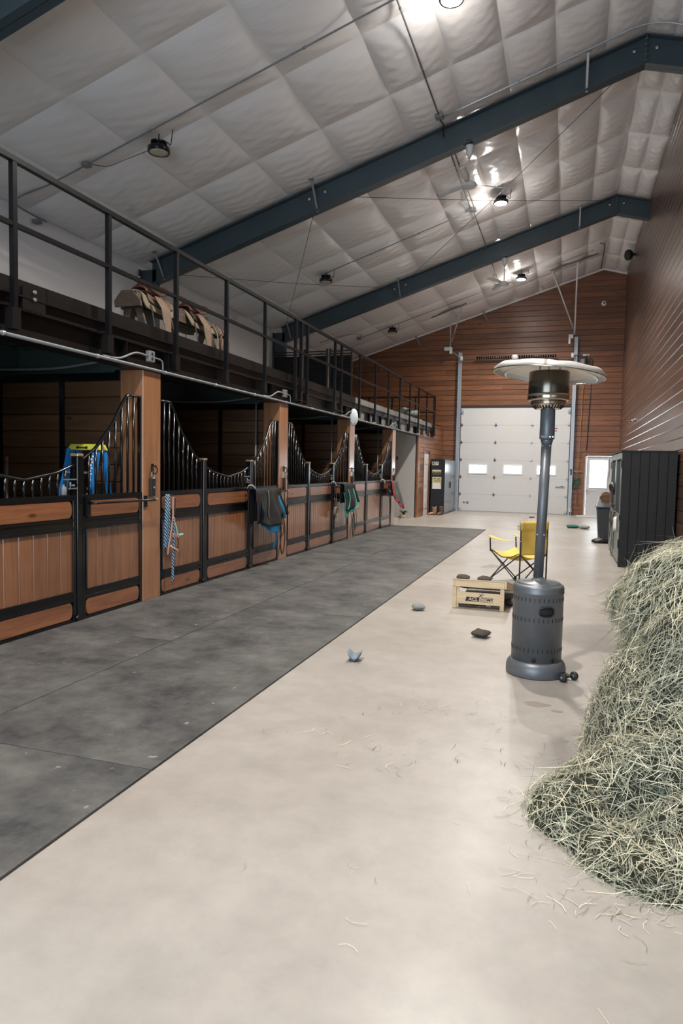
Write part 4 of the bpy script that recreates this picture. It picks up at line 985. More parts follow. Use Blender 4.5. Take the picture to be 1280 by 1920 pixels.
# ================================================================== CORNHOLE BOARDS
def holeboard(x0, y0, W, L, zhi, zlo, far_high, label, name='cornhole_board'):
    """far_high: the tall end is away from the viewer"""
    t = thing('cornhole_board', label, 'board game', (x0+W/2, y0+L/2, 0))
    za, zb = (zlo, zhi) if far_high else (zhi, zlo)     # top surface height at y0 and y0+L
    def top(y): return za+(zb-za)*(y-y0)/L
    yh = y0+L*(.81 if far_high else .19); xc = x0+W/2; R = .078
    # top panel with a round hole
    n = 32; mb = MB(); ring = []; rect = []
    for k in range(n):
        a = 2*PI*k/n; cx, cy = math.cos(a), math.sin(a); ring.append((xc+R*cx, yh+R*cy))
        tx = ((x0+W-xc)/cx if cx > 0 else (x0-xc)/cx) if abs(cx) > 1e-6 else 1e9; ty = ((y0+L-yh)/cy if cy > 0 else (y0-yh)/cy) if abs(cy) > 1e-6 else 1e9
        q = min(tx, ty); rect.append((xc+cx*q, yh+cy*q))
    # add exact corners by snapping the nearest ray
    for cxy in ((x0, y0), (x0+W, y0), (x0+W, y0+L), (x0, y0+L)):
        k = min(range(n), key=lambda i: abs(math.atan2(math.sin(math.atan2(rect[i][1]-yh, rect[i][0]-xc)-math.atan2(cxy[1]-yh, cxy[0]-xc)), math.cos(math.atan2(rect[i][1]-yh, rect[i][0]-xc)-math.atan2(cxy[1]-yh, cxy[0]-xc)))))
        rect[k] = cxy
    vs = [(x, y, top(y)) for x, y in ring]+[(x, y, top(y)) for x, y in rect]+[(x, y, top(y)-.014) for x, y in ring]+[(x, y, top(y)-.014) for x, y in rect]
    fs = []
    for k in range(n):
        j = (k+1) % n; fs += [(k, j, n+j, n+k), (2*n+j, 2*n+k, 3*n+k, 3*n+j), (k, 2*n+k, 2*n+j, j), (n+k, n+j, 3*n+j, 3*n+k)]
    mb.add(vs, fs).build('top_panel', 'board_top' if far_high else 'pine', t)
    fr = .07
    for xa in (x0+.004, x0+W-.024): MB().prism([(y0+.004, top(y0)-.014-fr), (y0+L-.004, top(y0+L)-.014-fr), (y0+L-.004, top(y0+L)-.015), (y0+.004, top(y0)-.015)], 'x', xa, xa+.02).build('side_rail', 'pine', t)
    for ya in (y0+.004, y0+L-.024): MB().box((x0+.026, ya, top(ya)-.014-fr), (x0+W-.026, ya+.02, top(ya)-.016)).build('end_rail', 'pine', t)
    yl = y0+L-.07 if far_high else y0+.0
    for xa in (x0+.028, x0+W-.068): MB().box((xa, yl+.026, 0), (xa+.04, yl+.06, top(yl)-.016)).build('leg', 'pine', t)
    return t, top
cb, top1 = holeboard(-1.128, 7.43, .575, 1.2, .315, .09, False, 'pale pine cornhole board with a lettered rear panel, left of the patio heater')
for o in list(cb.children):
    pass
MB().box((-1.1, 7.447, .045), (-.62, 7.462, .172)).build('lettered_panel', 'pine', cb, bevel=.002)
# the tall legs stand in front, flush with the panel
for xa in (-1.124, -.62): MB().box((xa, 7.434, 0), (xa+.042, 7.452, .225)).build('front_leg', 'pine', cb)
Rx = Matrix.Rotation(PI/2, 4, 'X')
def onpanel(x, z): return Matrix.Translation((x, 7.4455, z)) @ Rx
text_mesh('ACL', .052, 'pine', cb, onpanel(-.905, .1) , 'lettering', .0012, .18)
def para(mb, x0, x1, z0, z1, sh, y, t): return mb.prism([(x0, z0), (x1, z0), (x1+sh, z1), (x0+sh, z1)], 'y', y, y+t)
para(MB(), -.985, -.845, .076, .124, .010, 7.4455, .001).build('logo_block', 'ink', cb)
text_mesh('COMP', .046, 'ink', cb, onpanel(-.765, .1), 'lettering', .0012, .25)
mb = MB()
for (a, b) in (((-.838, .0745), (-.70, .0775)), ((-.83, .1225), (-.695, .1255)), ((-.70, .0745), (-.697, .1255)), ((-.84, .0745), (-.837, .1255))): mb.box((a[0], 7.4455, a[1]), (b[0], 7.4465, b[1]))
mb.build('logo_outline', 'ink', cb)
mb = MB(); Y_ = 7.445
for a, b, w_ in (((-.842, .128), (-.825, .142), .006), ((-.825, .142), (-.808, .130), .005), ((-.828, .140), (-.812, .156), .008), ((-.815, .154), (-.79, .150), .004), ((-.82, .152), (-.845, .160), .004)): mb.bar((a[0], Y_+.0005, a[1]), (b[0], Y_+.0005, b[1]), w_, .0012, (0, 1, 0))
mb.cyl((-.803, Y_, .165), (-.803, Y_+.001, .165), .005, 10); mb.build('logo_figure', 'ink', cb, label='black leaping figure emblem')
cb2, top2 = holeboard(-1.13, 17.95, .6, 1.2, .30, .09, True, 'farther cornhole board with a worn grey top, behind the yellow chair')
text_mesh('ACL', .1, 'paper_white', cb2, Matrix.Translation((-.83, 18.6, top2(18.6)+.001)) @ Matrix.Rotation(math.atan2(.21, 1.2), 4, 'X'), 'lettering', .0008)

# bean bags
def beanbag(x, y, z, a, m, label, w=.155, hgt=.045, curl=0., tilt=0.):
    rs = random.Random(label); R = Matrix.Rotation(a, 3, 'Z') @ Matrix.Rotation(tilt, 3, 'X')
    v0 = rs.random()
    def top_(s):
        def fn(u, v):
            X, Y = 2*u-1, 2*v-1; k = max(0, (1-X**4)*(1-Y**4))**.55
            p = Vector((X*w/2*(1-.08*Y*Y), Y*w/2*(1-.08*X*X), s*hgt*.5*k*(1+.18*math.sin(3*X+4*Y+v0*6)+.05*math.sin(7*X))))
            p.z += curl*abs(X)**1.8; p.x *= (1-.35*curl*8 if curl else 1)
            return R @ p+Vector((x, y, z+hgt*.42))
        return fn
    mb = MB().grid(top_(1), 16, 16).grid(top_(-1), 16, 16)
    zmin = min(v[2] for v in mb.v); dz = z+.001-zmin
    mb.v = [(p[0], p[1], p[2]+dz) for p in mb.v]
    return tag(mb.build('bean_bag', m, loc=(x, y, z)), label, 'bean bag', 'bean bags')
beanbag(-1.50, 5.06, 0, .15, 'bagblue', 'grey-blue bean bag with upturned ends, alone on the concrete near the mat edge', .13, .04, .05)
beanbag(-1.43, 7.13, 0, .5, 'baggrey', 'grey bean bag on the concrete just left of the nearest cornhole board', .13, .06, .0)
beanbag(-.672, 6.2, 0, -.3, 'bagbrown', 'dark brown bean bag lying alone left of the heater base', .15, .055)
beanbag(-.87, 7.66, 0, .2, plain('reddish_bag', (.16, .07, .05), .9, 0, .2, .5, 30), 'reddish brown bean bag lying under the nearest cornhole board', .16, .06)
beanbag(-.53, 7.8, 0, .4, 'bagbrown', 'dark bean bag half hidden behind the heater base', .15, .06)
beanbag(-1.03, 7.56, top1(7.56)-.004, .1, 'bagbrown', 'dark bean bag on the left of the nearest cornhole board', .15, .045)
beanbag(-.80, 7.60, top1(7.60)-.004, -.2, 'bagbrown', 'dark bean bag on the middle of the nearest cornhole board', .15, .045)
beanbag(.20, 19.25, 0, .3, 'bagteal', 'teal crumpled bag on the far floor, left of the pair near the bin', .30, .07)
beanbag(.49, 19.05, 0, -.2, 'baggrey', 'grey and brown crumpled bag on the far floor, right of the teal one', .26, .08)

# ================================================================== CAMP CHAIR
ch = thing('camp_chair', 'folding yellow canvas camp chair behind the patio heater', 'chair', (-.55, 9.4, 0))
BL, BR = Vector((-.521, 9.0, 0)), Vector((-.207, 9.3, 0)); fd = Vector((-.41, .41, 0))
FL, FR = BL+fd, BR+fd
zt, zs, za = .83, .42, .60
def at(p, z): return Vector((p.x, p.y, z))
# back posts
for p, nm in ((BL, 'l'), (BR, 'r')): MB().cyl(at(p, .02), at(p, zt), .010, 8).build('back_post', 'blackp', ch)
r = .0085
for a, b in ((at(BL, .03), at(FL, zs)), (at(FL, .03), at(BL, zs)), (at(BR, .03), at(FR, zs)), (at(FR, .03), at(BR, zs)), (at(BL, .03), at(BR, zs)), (at(BR, .03), at(BL, zs)), (at(FL, .03), at(FR, zs)), (at(FR, .03), at(FL, zs))):
    MB().cyl(a, b, r, 8).build('leg', 'blackp', ch)
for p in (FL, FR): MB().cyl(at(p, zs-.02), at(p, za-.02)+fd*.03, .0095, 8).build('arm_post', 'blackp', ch)
for p in (BL, BR, FL, FR): MB().lathe([(.02, 0), (.018, .02), (.012, .035)], at(p, 0), 10).build('foot', 'blackp', ch)
def backf(u, v):
    p = BL.lerp(BR, u); z = zs-.01+(zt-zs+.015)*v; return at(p, z)+fd.normalized()*(.045*math.sin(PI*u)*math.sin(PI*min(1, v*1.1))+.006*math.sin(9*u+7*v))
MB().grid(backf, 14, 14, .004).build('back_panel', 'yellow', ch)
def band(u, v):
    p = BL.lerp(BR, -.015+1.03*u); z = zt-.10+.115*v; return at(p, z)-fd.normalized()*(.012-.035*math.sin(PI*u)*.9)
MB().grid(band, 12, 3, .004).build('back_hem', 'yellow', ch)
def seatf(u, v):
    p = BL.lerp(BR, u)+fd*v*1.02; return at(p, zs+.005-.07*math.sin(PI*u)*.8-.065*math.sin(PI*min(1, v*.95))+.03*v**3)
MB().grid(seatf, 14, 14, .005).build('seat', 'yellow', ch)
for a, b in ((BL, FL), (BR, FR)):
    def armf(u, v):
        p = a.lerp(b, -.02+1.08*u); s = (BR-BL).normalized(); w_ = .012+.03*max(0, u-.35)**.5
        return at(p, za-.05*math.sin(PI*min(1, u))*.6-.01+.015*u)+s*(v-.5)*2*w_
    MB().grid(armf, 12, 4, .006).build('armrest', 'yellow', ch)
MB().tube([at(BL, zs+.02)+(BR-BL)*.02, at(BL.lerp(FL, .3), zs-.05), at(BL.lerp(FL, .6), zs-.07), at(FL, zs+.01)], .006, 6).build('seat_edge', 'blackp', ch)

# ================================================================== DARK CABINET, RIGHT
CX0, CX1, CY0, CY1, CZT = .812, 1.60, 11.67, 14.35, 1.83
cbn = thing('storage_cabinet', 'large charcoal boarded cabinet against the right wall behind the hay', 'cabinet', (1.2, 13, 0))
mb = MB().box((CX0+.02, CY0+.02, .0), (CX1, CY1, CZT-.02)); mb.build('carcass', 'cab', cbn)
wbd = (CX1-CX0)/6
for k in range(6): MB().prism([(CX0+k*wbd+.003, CY0+.02), (CX0+k*wbd+.006, CY0), (CX0+(k+1)*wbd-.006, CY0), (CX0+(k+1)*wbd-.003, CY0+.02)], 'z', .0, CZT-.015).build('board', 'cab', cbn)
MB().box((CX0-.012, CY0-.012, CZT-.018), (CX1, CY1+.01, CZT)).build('top', 'cab', cbn)
for i in range(2):
    ya, yb = CY0+.03+i*1.31, CY0+.03+i*1.31+1.29
    dm = MB(); X0, X1 = CX0-.004, CX0+.02
    for p, q in (((ya, .06), (yb, .16)), ((ya, .72), (yb, .82)), ((ya, 1.70), (yb, CZT-.03)), ((ya, .16), (ya+.11, 1.7)), ((yb-.11, .16), (yb, 1.7)), ((ya+.11, .12), (yb-.11, .75))): dm.box((X0 if p[1] != .12 else X0+.01, p[0], p[1]), (X1, q[0], q[1]))
    dd = dm.build('door', plain('teal_lit_cabinet_door%d' % i, (.10, .125, .11), .3, 0, .5, .1, 4), cbn, bevel=.004)  # door colour carries the teal light falling on this face
    MB().box((CX0+.012, ya+.11, .82), (CX0+.016, yb-.11, 1.7)).build('dark_panel', 'slot', dd)
    yh = yb-.06 if i == 0 else ya+.06
    MB().box((X0-.045, yh-.012, .9), (X0-.03, yh+.012, 1.12)).box((X0-.04, yh-.012, .9), (X0, yh+.012, .925)).box((X0-.04, yh-.012, 1.095), (X0, yh+.012, 1.12)).build('handle', 'black', dd)
    for zz in (.3, 1.55): MB().box((X0-.012, (ya if i == 0 else yb)-.02, zz), (X0+.003, (ya if i == 0 else yb)+.03, zz+.13)).build('hinge', 'black', dd)
tag(MB().grid(lambda u, v: (CX0-.012-.03*math.sin(u*2), 12.15+.26*u+.05*v, .55+.22*v-.06*u), 6, 4, .002).build('paper_sheet', 'paper_white', loc=(CX0, 12.3, .6)), 'white paper sheet hanging on the cabinet door', 'paper')

def strap(pts, m, w_=.012, th=.004, flat=(1, 0, 0), name='strap', parent=None, seg=6):
    return MB().tube(catmull(pts, 5), (th, w_), seg, flat=flat).build(name, m, parent)
def ringm(c, r, m, parent, ax=(1, 0, 0), th=.004):
    ax = Vector(ax).normalized(); u = ax.orthogonal().normalized(); v = ax.cross(u); c = Vector(c)
    return MB().tube([c+(u*math.cos(a)+v*math.sin(a))*r for a in [2*PI*i/14 for i in range(14)]], th, 6, closed=True).build('ring', m, parent)
def halter(x, y, z, s, m, label, L=.55, lead=None, group='hanging halters and bridles', rnd=1, m2=None):
    rs = random.Random(rnd); t = thing('halter', label, 'halter', (x, y, z), group)
    m2 = m2 or m
    strap([(x, y-.03, z), (x+.01, y-.06, z-L*.3), (x, y-.05, z-L*.62), (x+.015, y-.02, z-L)], m, .011, .004, parent=t, name='cheek_strap')
    strap([(x, y+.02, z), (x+.01, y+.05, z-L*.3), (x+.01, y+.04, z-L*.6), (x, y+.01, z-L*.95)], m2, .011, .004, parent=t, name='cheek_strap')
    strap([(x+.01, y-.055, z-L*.35), (x+.04, y, z-L*.45), (x+.01, y+.055, z-L*.36)], m, .011, .004, parent=t, name='nose_band')
    strap([(x+.01, y-.05, z-L*.62), (x+.05, y+.01, z-L*.75), (x+.01, y+.05, z-L*.6)], m2, .011, .004, parent=t, name='chin_strap')
    strap([(x, y-.03, z), (x-.01, y, z+.03), (x, y+.02, z)], m, .011, .004, parent=t, name='crown_strap')
    for p in ((x+.012, y-.055, z-L*.35), (x+.012, y+.055, z-L*.36), (x+.012, y-.05, z-L*.62)): ringm(p, .016, 'brass', t)
    if lead: strap([(x+.01, y, z-L*.7), (x+.02, y+.03*s, z-L*1.1), (x+.01, y+.01, z-lead)], m2, .008, .005, parent=t, name='lead_strap')
    return t
halter(.765, 12.95, 1.18, 1, 'leather', 'tangle of dark leather tack hanging on the near cabinet door handle', .7, 1.15, rnd=3)
halter(.755, 13.25, 1.12, -1, 'tan_leather', 'tan leather halter hanging behind the dark tack on the cabinet handle', .55, .8, rnd=4, m2='leather')
halter(.77, 12.6, .95, 1, 'leather', 'dark strap hanging low against the cabinet door beside the paper sheet', .35, .9, rnd=5)
hat = thing('riding_hat', 'round black riding hat hanging above the tack on the cabinet', 'hat', (.75, 13.1, 1.2))
MB().lathe([(.001, -.03), (.07, -.02), (.11, .03), (.10, .06), (.02, .09)], (.75, 13.1, 1.2), 20, (1, .2, .2)).build('crown', 'blackp', hat)

# bin and its clutter
bn = thing('waste_bin', 'dark grey wheeled bin standing beyond the cabinet', 'bin', (.86, 16.4, 0))
def taper(x0, x1, y0, y1, z0, z1, k, mb):
    return mb.add([(x0+k, y0+k, z0), (x1-k, y0+k, z0), (x1-k, y1-k, z0), (x0+k, y1-k, z0), (x0, y0, z1), (x1, y0, z1), (x1, y1, z1), (x0, y1, z1)], [(0, 3, 2, 1), (4, 5, 6, 7), (0, 1, 5, 4), (1, 2, 6, 5), (2, 3, 7, 6), (3, 0, 4, 7)])
taper(.66, 1.06, 16.2, 16.7, .03, .69, .05, MB()).build('body', plain('dark_green_grey_plastic', (.035, .042, .042), .4), bn, bevel=.015)
MB().box((.64, 16.18, .69), (1.08, 16.72, .72)).build('lid', 'blackp', bn, bevel=.008)
for yy in (16.32, 16.58): MB().cyl((.71, yy, .035), (.74, yy, .035), .035, 14).build('wheel', 'rubber', bn)
tag(MB().bar((.66, 16.3, .80), (.95, 16.42, .735), .30, .02, (0, 1, 0)).build('white_board', 'white_plastic', loc=(.8, 16.35, .76)), 'white tray lying tilted on the bin lid', 'tray')
bk_ = thing('copper_basket', 'round copper-coloured basket on top of the bin clutter', 'basket', (.80, 16.3, .86))
MB().tube([(.84+.13*math.cos(a), 16.22, .93+.085*math.sin(a)) for a in [2*PI*i/28 for i in range(28)]], .012, 8, closed=True).build('rim', 'tan_leather', bk_)
MB().lathe([(.125, 0), (.11, .06), (.06, .10), (.001, .11)], (.84, 16.23, .93), 24, (0, 1, 0)).build('bowl', 'amber', bk_)
for v in bk_.children[1].data.vertices: v.co.z = v.co.z*.68+.02
tag(MB().lathe([(.07, 0), (.075, .03), (.06, .09), (.001, .1)], (.80, 16.6, .72), 18).build('white_jar', 'white_plastic', loc=(.80, 16.6, .72)), 'white tub standing behind the copper basket', 'tub')
def boot(x, y, a, label, m='boots', cat='boot', g=None, tall=.27):
    t = thing('boot', label, cat, (x, y, 0), g); R = Matrix.Rotation(a, 3, 'Z'); c = Vector((x, y, 0))
    def sh(u, v):
        q = 2*PI*v; r = .052+.012*u+.006*math.sin(3*q); return c+R @ Vector((-.08+r*math.cos(q)*1.1, r*math.sin(q), .06+(tall-.06)*u+.018*u*math.cos(2*q)))
    MB().grid(sh, 10, 20, .004).build('shaft', m, t)
    MB().add([], []).tube([c+R @ Vector(p) for p in ((-.13, 0, .055), (-.07, 0, .06), (.0, 0, .06), (.07, 0, .045), (.125, 0, .032), (.15, 0, .025))], [.04, .05, .048, .04, .033, .012], 14).build('foot', m, t)
    MB().prism([(p[0], p[1]) for p in [(c+R @ Vector((x_, y_, 0)))[:2] for x_, y_ in ((-.13, -.035), (.05, -.043), (.13, -.03), (.155, 0), (.13, .03), (.05, .043), (-.13, .035))]], 'z', 0.002, .014).build('sole', 'leather', t)
    return t
boot(-4.06, 22.02, -2.6, 'left brown cowboy boot in front of the black locker', 'boots2', 'boot', 'cowboy boots')
boot(-3.84, 22.14, -1.9, 'right brown cowboy boot in front of the black locker', 'boots', 'boot', 'cowboy boots')
boot(.70, 15.6, 3.3, 'black and white shoe on the floor in front of the bin, left one', 'blackp', 'shoe', 'shoes by the bin', .12)
boot(.74, 15.38, 3.3, 'black and white shoe on the floor in front of the bin, right one', 'blackp', 'shoe', 'shoes by the bin', .12)

# ================================================================== LOCKER, LEFT
LX0, LX1, LY0, LY1, LZ = -4.20, -3.75, 22.42, 24.6, 1.80
lk = thing('steel_locker', 'tall black steel locker with papers on its side, left of the overhead door', 'locker', (-4, 23.5, 0))
MB().box((LX0, LY0, .0), (LX1-.02, LY1, LZ)).build('body', 'locker', lk, bevel=.006)
for i in range(2):
    a = LY0+.02+i*1.08; dd = MB().box((LX1-.02, a, .05), (LX1, a+1.06, LZ-.03)).build('door', 'lockerf', lk, bevel=.008)
    MB().box((LX1, a+(.95 if i == 0 else .08), .85), (LX1+.018, a+(.99 if i == 0 else .12), 1.05)).build('handle', 'black', dd)
def sheet(x0, x1, z0, z1, m, label, cat='paper'):
    t = thing('wall_paper_sheet' if cat == 'paper' else 'wall_calendar', label, cat, ((x0+x1)/2, LY0-.004, z0))
    MB().box((x0, LY0-.005, z0), (x1, LY0-.001, z1)).build('sheet', m, t); return t
s_ = sheet(-4.17, -4.08, 1.60, 1.71, 'paper', 'left one of two small printed cards on the black locker side')
MB().cyl((-4.125, LY0-.0065, 1.66), (-4.125, LY0-.005, 1.66), .028, 14).box((-4.15, LY0-.0065, 1.615), (-4.10, LY0-.005, 1.625)).build('print', 'red_leather', s_)
s_ = sheet(-4.06, -3.965, 1.60, 1.71, 'paper_white', 'right one of two small printed cards on the black locker side')
MB().cyl((-4.012, LY0-.0065, 1.67), (-4.012, LY0-.005, 1.67), .026, 5).box((-4.04, LY0-.0065, 1.615), (-3.99, LY0-.005, 1.62)).build('print', 'ink', s_)
s_ = sheet(-4.16, -3.87, 1.28, 1.45, 'trestle', 'brown landscape picture on the black locker side', 'picture')
MB().box((-4.16, LY0-.007, 1.40), (-3.87, LY0-.005, 1.45)).build('sky_band', 'paper', s_)
MB().prism([(-4.16, 1.34), (-4.1, 1.37), (-4.02, 1.35), (-3.94, 1.375), (-3.87, 1.35), (-3.87, 1.40), (-4.16, 1.40)], 'y', LY0-.0066, LY0-.005).build('hill_band', plain('olive_print', (.25, .21, .09), .8), s_)
s_ = sheet(-4.15, -3.86, .83, 1.22, 'paper_white', 'cream calendar with running dark horses on the locker side', 'calendar')
MB().box((-4.14, LY0-.0065, 1.03), (-3.87, LY0-.005, 1.2)).build('picture_print', plain('pale_yellow_print', (.62, .50, .22), .8), s_)
def horse(x, z, s, m='ink'):
    mb = MB(); y = LY0-.0082
    pts = [(-.03, 0), (-.028, .012), (-.01, .015), (.012, .013), (.022, .028), (.034, .030), (.036, .024), (.026, .018), (.020, .002), (.024, -.016), (.020, -.017), (.012, -.001), (-.012, -.002), (-.022, -.018), (-.026, -.017), (-.024, -.002), (-.036, -.008), (-.038, -.002)]
    mb.prism([(x+p[0]*s, z+p[1]*s) for p in pts], 'y', y, y+.0012); return mb.build('horse_print', m, s_)
horse(-4.07, 1.16, 1.3); horse(-3.95, 1.15, 1.4); horse(-4.03, 1.085, 1.2, 'leather'); horse(-3.94, 1.08, 1.1, 'leather')
MB().box((-3.885, LY0-.012, .95), (-3.878, LY0-.006, 1.22)).build('pen_cord', 'ink', s_)
for sx, l_ in ((-3.80, 'left'), (.16, 'right')):
    t = thing('door_sensor', f'small pale door sensor low at the {l_} foot of the overhead door track', 'sensor', (sx, YB-.12, .05), 'door sensors')
    MB().box((sx-.05, YB-.16, .10), (sx+.04, YB-.06, .22)).build('body', 'paper', t, bevel=.01); MB().box((sx-.04, YB-.14, 0), (sx+.03, YB-.05, .10)).build('bracket', 'wire', t)
# tan pull rope, green hose, valve on the end wall
tag(MB().tube([(.44, YB-.12, 5.25), (.40, YB-.05, 4.2), (.37, YB-.04, 2.4), (.36, YB-.03, .33)], .012, 6).build('pull_rope', 'orange_tan', loc=(.4, YB-.05, .33)), 'tan opener rope hanging down the end wall right of the overhead door', 'rope')
tag(MB().cyl((.60, YB-.025, 2.2), (.68, YB-.025, 5.2), .012, 6).build('dark_conduit', 'leather', loc=(.6, YB-.02, 2.2)), 'thin dark conduit on the end wall above the entrance door', 'pipe')
t = thing('garden_hose', 'coiled green hose hung on the end wall left of the entrance door', 'hose', (.28, YB-.06, 1.08))
for i in range(7):
    MB().tube([(.28+(.08+.012*i)*math.cos(a), YB-.04-.012*(i % 3), 1.09+(.12+.012*i)*math.sin(a+.2*i)) for a in [2*PI*k/18 for k in range(18)]], .010, 6, closed=True).build('coil', 'greenhose', t)
t = thing('wall_tap', 'small grey and blue tap on the end wall above the green hose', 'tap', (.15, YB-.06, 1.46))
MB().cyl((.13, YB-.08, 1.36), (.13, YB-.08, 1.53), .03, 12).build('body', 'blackp', t); MB().cyl((.13, YB-.08, 1.49), (.46, YB-.03, 1.49), .014, 8).build('pipe', 'galv', t); MB().cyl((.13, YB-.08, 1.52), (.13, YB-.08, 1.56), .05, 12).build('handle', 'logoblue', t)
# cameras and speaker
t = thing('wall_speaker', 'black round speaker high on the right wall under the ceiling', 'speaker', (XR, 22.2, 7.75))
MB().lathe([(.13, 0), (.15, .03), (.15, .10), (.10, .16), (.05, .18)], (1.38, 21.9, 7.72), 20, (.9, .35, .1)).build('body', 'blackp', t); MB().bar((1.5, 21.95, 7.74), (XR, 22.05, 7.76), .05, .05).build('bracket', 'blackp', t)
t = thing('round_camera', 'small white dome camera high on the end wall', 'camera', (.953, YB-.05, 7.07))
MB().lathe([(.085, 0), (.085, .03), (.06, .07), (.001, .085)], (.953, YB-.0, 7.07), 20, (0, -1, 0)).build('dome', 'white_plastic', t); MB().lathe([(.03, .07), (.028, .09), (.001, .092)], (.953, YB, 7.07), 12, (0, -1, 0)).build('lens', 'slot', t)
t = thing('bullet_camera', 'small white bullet camera on the right wall above the dark cabinet', 'camera', (XR, 19.6, 2.82))
MB().cyl((1.50, 19.3, 2.79), (1.60, 19.62, 2.84), .032, 14).build('body', 'white_plastic', t); MB().lathe([(.045, 0), (.04, .03)], (XR+.01, 19.66, 2.85), 14, (-1, 0, 0)).build('mount', 'white_plastic', t); MB().lathe([(.024, 0), (.001, .002)], (1.499, 19.297, 2.79), 12, (-.3, -.95, -.1)).build('lens', 'slot', t)
# small tan tuft with dark leaves in the pale recess
t = thing('leafy_tuft', 'small tan and dark green heap on the floor in the pale recess', 'heap', (-4.6, 20.3, 0))
def tuft(u, v):
    a = 2*PI*v; r = .12*math.sin(PI*(1-u)/2)*(1+.3*math.sin(3*a)+.15*math.sin(8*a)); return (-4.6+r*1.4*math.cos(a), 20.3+r*math.sin(a), .10*math.sin(PI*u/2)+.0)
MB().grid(tuft, 8, 18).build('body', plain('dry_grass_tuft', (.26, .20, .12), .9), t)
for k in range(6):
    a = k*1.05; MB().tube([(-4.6, 20.3, .1), (-4.6+.07*math.cos(a), 20.3+.05*math.sin(a), .2), (-4.6+.14*math.cos(a), 20.3+.08*math.sin(a), .17+.03*(k % 2))], [.02, .02, .004], 6).build('leaf', 'leather', t)

# ================================================================== TACK ON THE STALL FRONTS
def blanket_bar(k, label):
    A = PIL0-PITCHY+PILW+PITCHY*k; ya, yb = A+2.43, A+3.39; x = XS+.14
    t = thing('blanket_bar', label, 'bar', (XS, (ya+yb)/2, 1.1), 'blanket bars on the stall fronts')
    MB().tube([(XS+.03, ya, 1.10), (x, ya+.01, 1.105), (x+.01, ya+.06, 1.105), (x+.01, yb-.02, 1.10), (x+.01, yb, 1.10)], .013, 8).build('rod', 'black', t)
    MB().box((XS+.03, ya-.03, .98), (XS+.05, ya+.03, 1.16)).build('bracket', 'black', t); MB().box((XS+.036, yb-.05, 1.02), (XS+.05, yb-.0, 1.14)).bar((XS+.04, yb-.03, 1.1), (x+.01, yb-.03, 1.1), .016, .016).build('bracket', 'black', t)
    MB().lathe([(.018, 0), (.02, .01), (.001, .02)], (x+.01, yb, 1.10), 10, (0, 1, 0)).build('end_knob', 'galv', t)
    return t, x+.01, ya, yb
blanket_bar(0, 'empty black swing-out blanket bar on the nearest stall front')
_, BXX, ba1, bb1 = blanket_bar(1, 'black bar under the olive blanket on the second stall front')
_, _, ba2, bb2 = blanket_bar(2, 'black bar under the green-trimmed blanket on the third stall front')
_, _, ba3, bb3 = blanket_bar(3, 'black bar under the red-trimmed blanket on the farthest stall front')

def drape(t, y0, y1, x, z, front, back, m, seedv, name='cover', amp=.028, out=0., flare=.0, nu=44, nv=30, thick=.008, lo=0., hi=1., spread=.06):
    """cloth over a bar at (x,z): u along the bar, v from the back hem over the bar to the front hem"""
    rs = random.Random(seedv); ph = [rs.uniform(0, 6) for _ in range(5)]
    def fn(u, v0):
        v = lo+(hi-lo)*v0
        fl = front(u); bl = back(u); s = v*(fl+bl)-bl      # signed distance from the bar top
        d = abs(s); yy = y0+(y1-y0)*u
        w_ = .026+out
        if d < w_*1.57: a = s/w_; X = x+w_*math.sin(a); Z = z+w_*math.cos(a)-.0
        else:
            sg = 1 if s > 0 else -1; X = x+sg*w_; Z = z-(d-w_*1.57)
        k = min(1, d/.35); fold = amp*k*(math.sin(11*u+ph[0]+1.1*d)+.6*math.sin(23*u+ph[1]-2*d)+.35*math.sin(5*d*3+ph[2]+8*u))
        if s > 0: X += fold+.02*k+flare*k*d
        else: X += max(-.05, fold*.35)
        yy += (u-.5)*(spread if s > 0 else .06)*min(1, d/.5)+.02*k*math.sin(7*d+ph[3]); return (X, yy, Z)
    return MB().grid(fn, nu, nv, thick).build(name, m, t)
# olive blanket with bright blue lining
t = thing('horse_blanket', 'dark olive horse blanket with bright blue lining, draped over a stall bar', 'blanket', (BXX, 9.3, 1.1), 'horse blankets')
fr = lambda u: interp(u, [0, .15, .35, .6, .75, .88, 1], [.50, .53, .57, .54, .40, .46, .42])
drape(t, 9.04, 9.62, BXX, 1.115, fr, lambda u: .42, 'blk_olive', 3, out=.012, flare=.12, spread=.52, amp=.036)
drape(t, 9.06, 9.60, BXX, 1.108, lambda u: fr(u)+interp(u, [0, .2, .3, .5, .8, 1], [-.03, .0, .05, .09, .03, .03]), lambda u: .3, 'blk_blue', 3, 'lining', flare=.085, lo=.36, spread=.44, amp=.036)
drape(t, 8.82, 9.05, BXX-.01, 1.10, lambda u: .52, lambda u: .50, 'blk_black', 8, 'side_flap', amp=.015, out=.03)
strap([(BXX+.09, 9.38, .72), (BXX+.12, 9.40, .60), (BXX+.10, 9.41, .42), (BXX+.06, 9.42, .27)], 'blk_blue', .045, .006, parent=t, name='blue_strap')
strap([(BXX+.05, 9.22, 1.12), (BXX+.075, 9.2, .98), (BXX+.08, 9.18, .82), (BXX+.085, 9.19, .72)], 'conduit', .010, .004, parent=t, name='edge_binding')
for yy, L_ in ((9.62, .98), (9.70, .80)): strap([(BXX+.06, yy, .70), (BXX+.09, yy+.02, .5), (BXX+.06, yy, 1.1-L_+.1), (BXX+.05, yy-.01, 1.1-L_)], 'leather', .012, .004, parent=t, name='leg_strap')
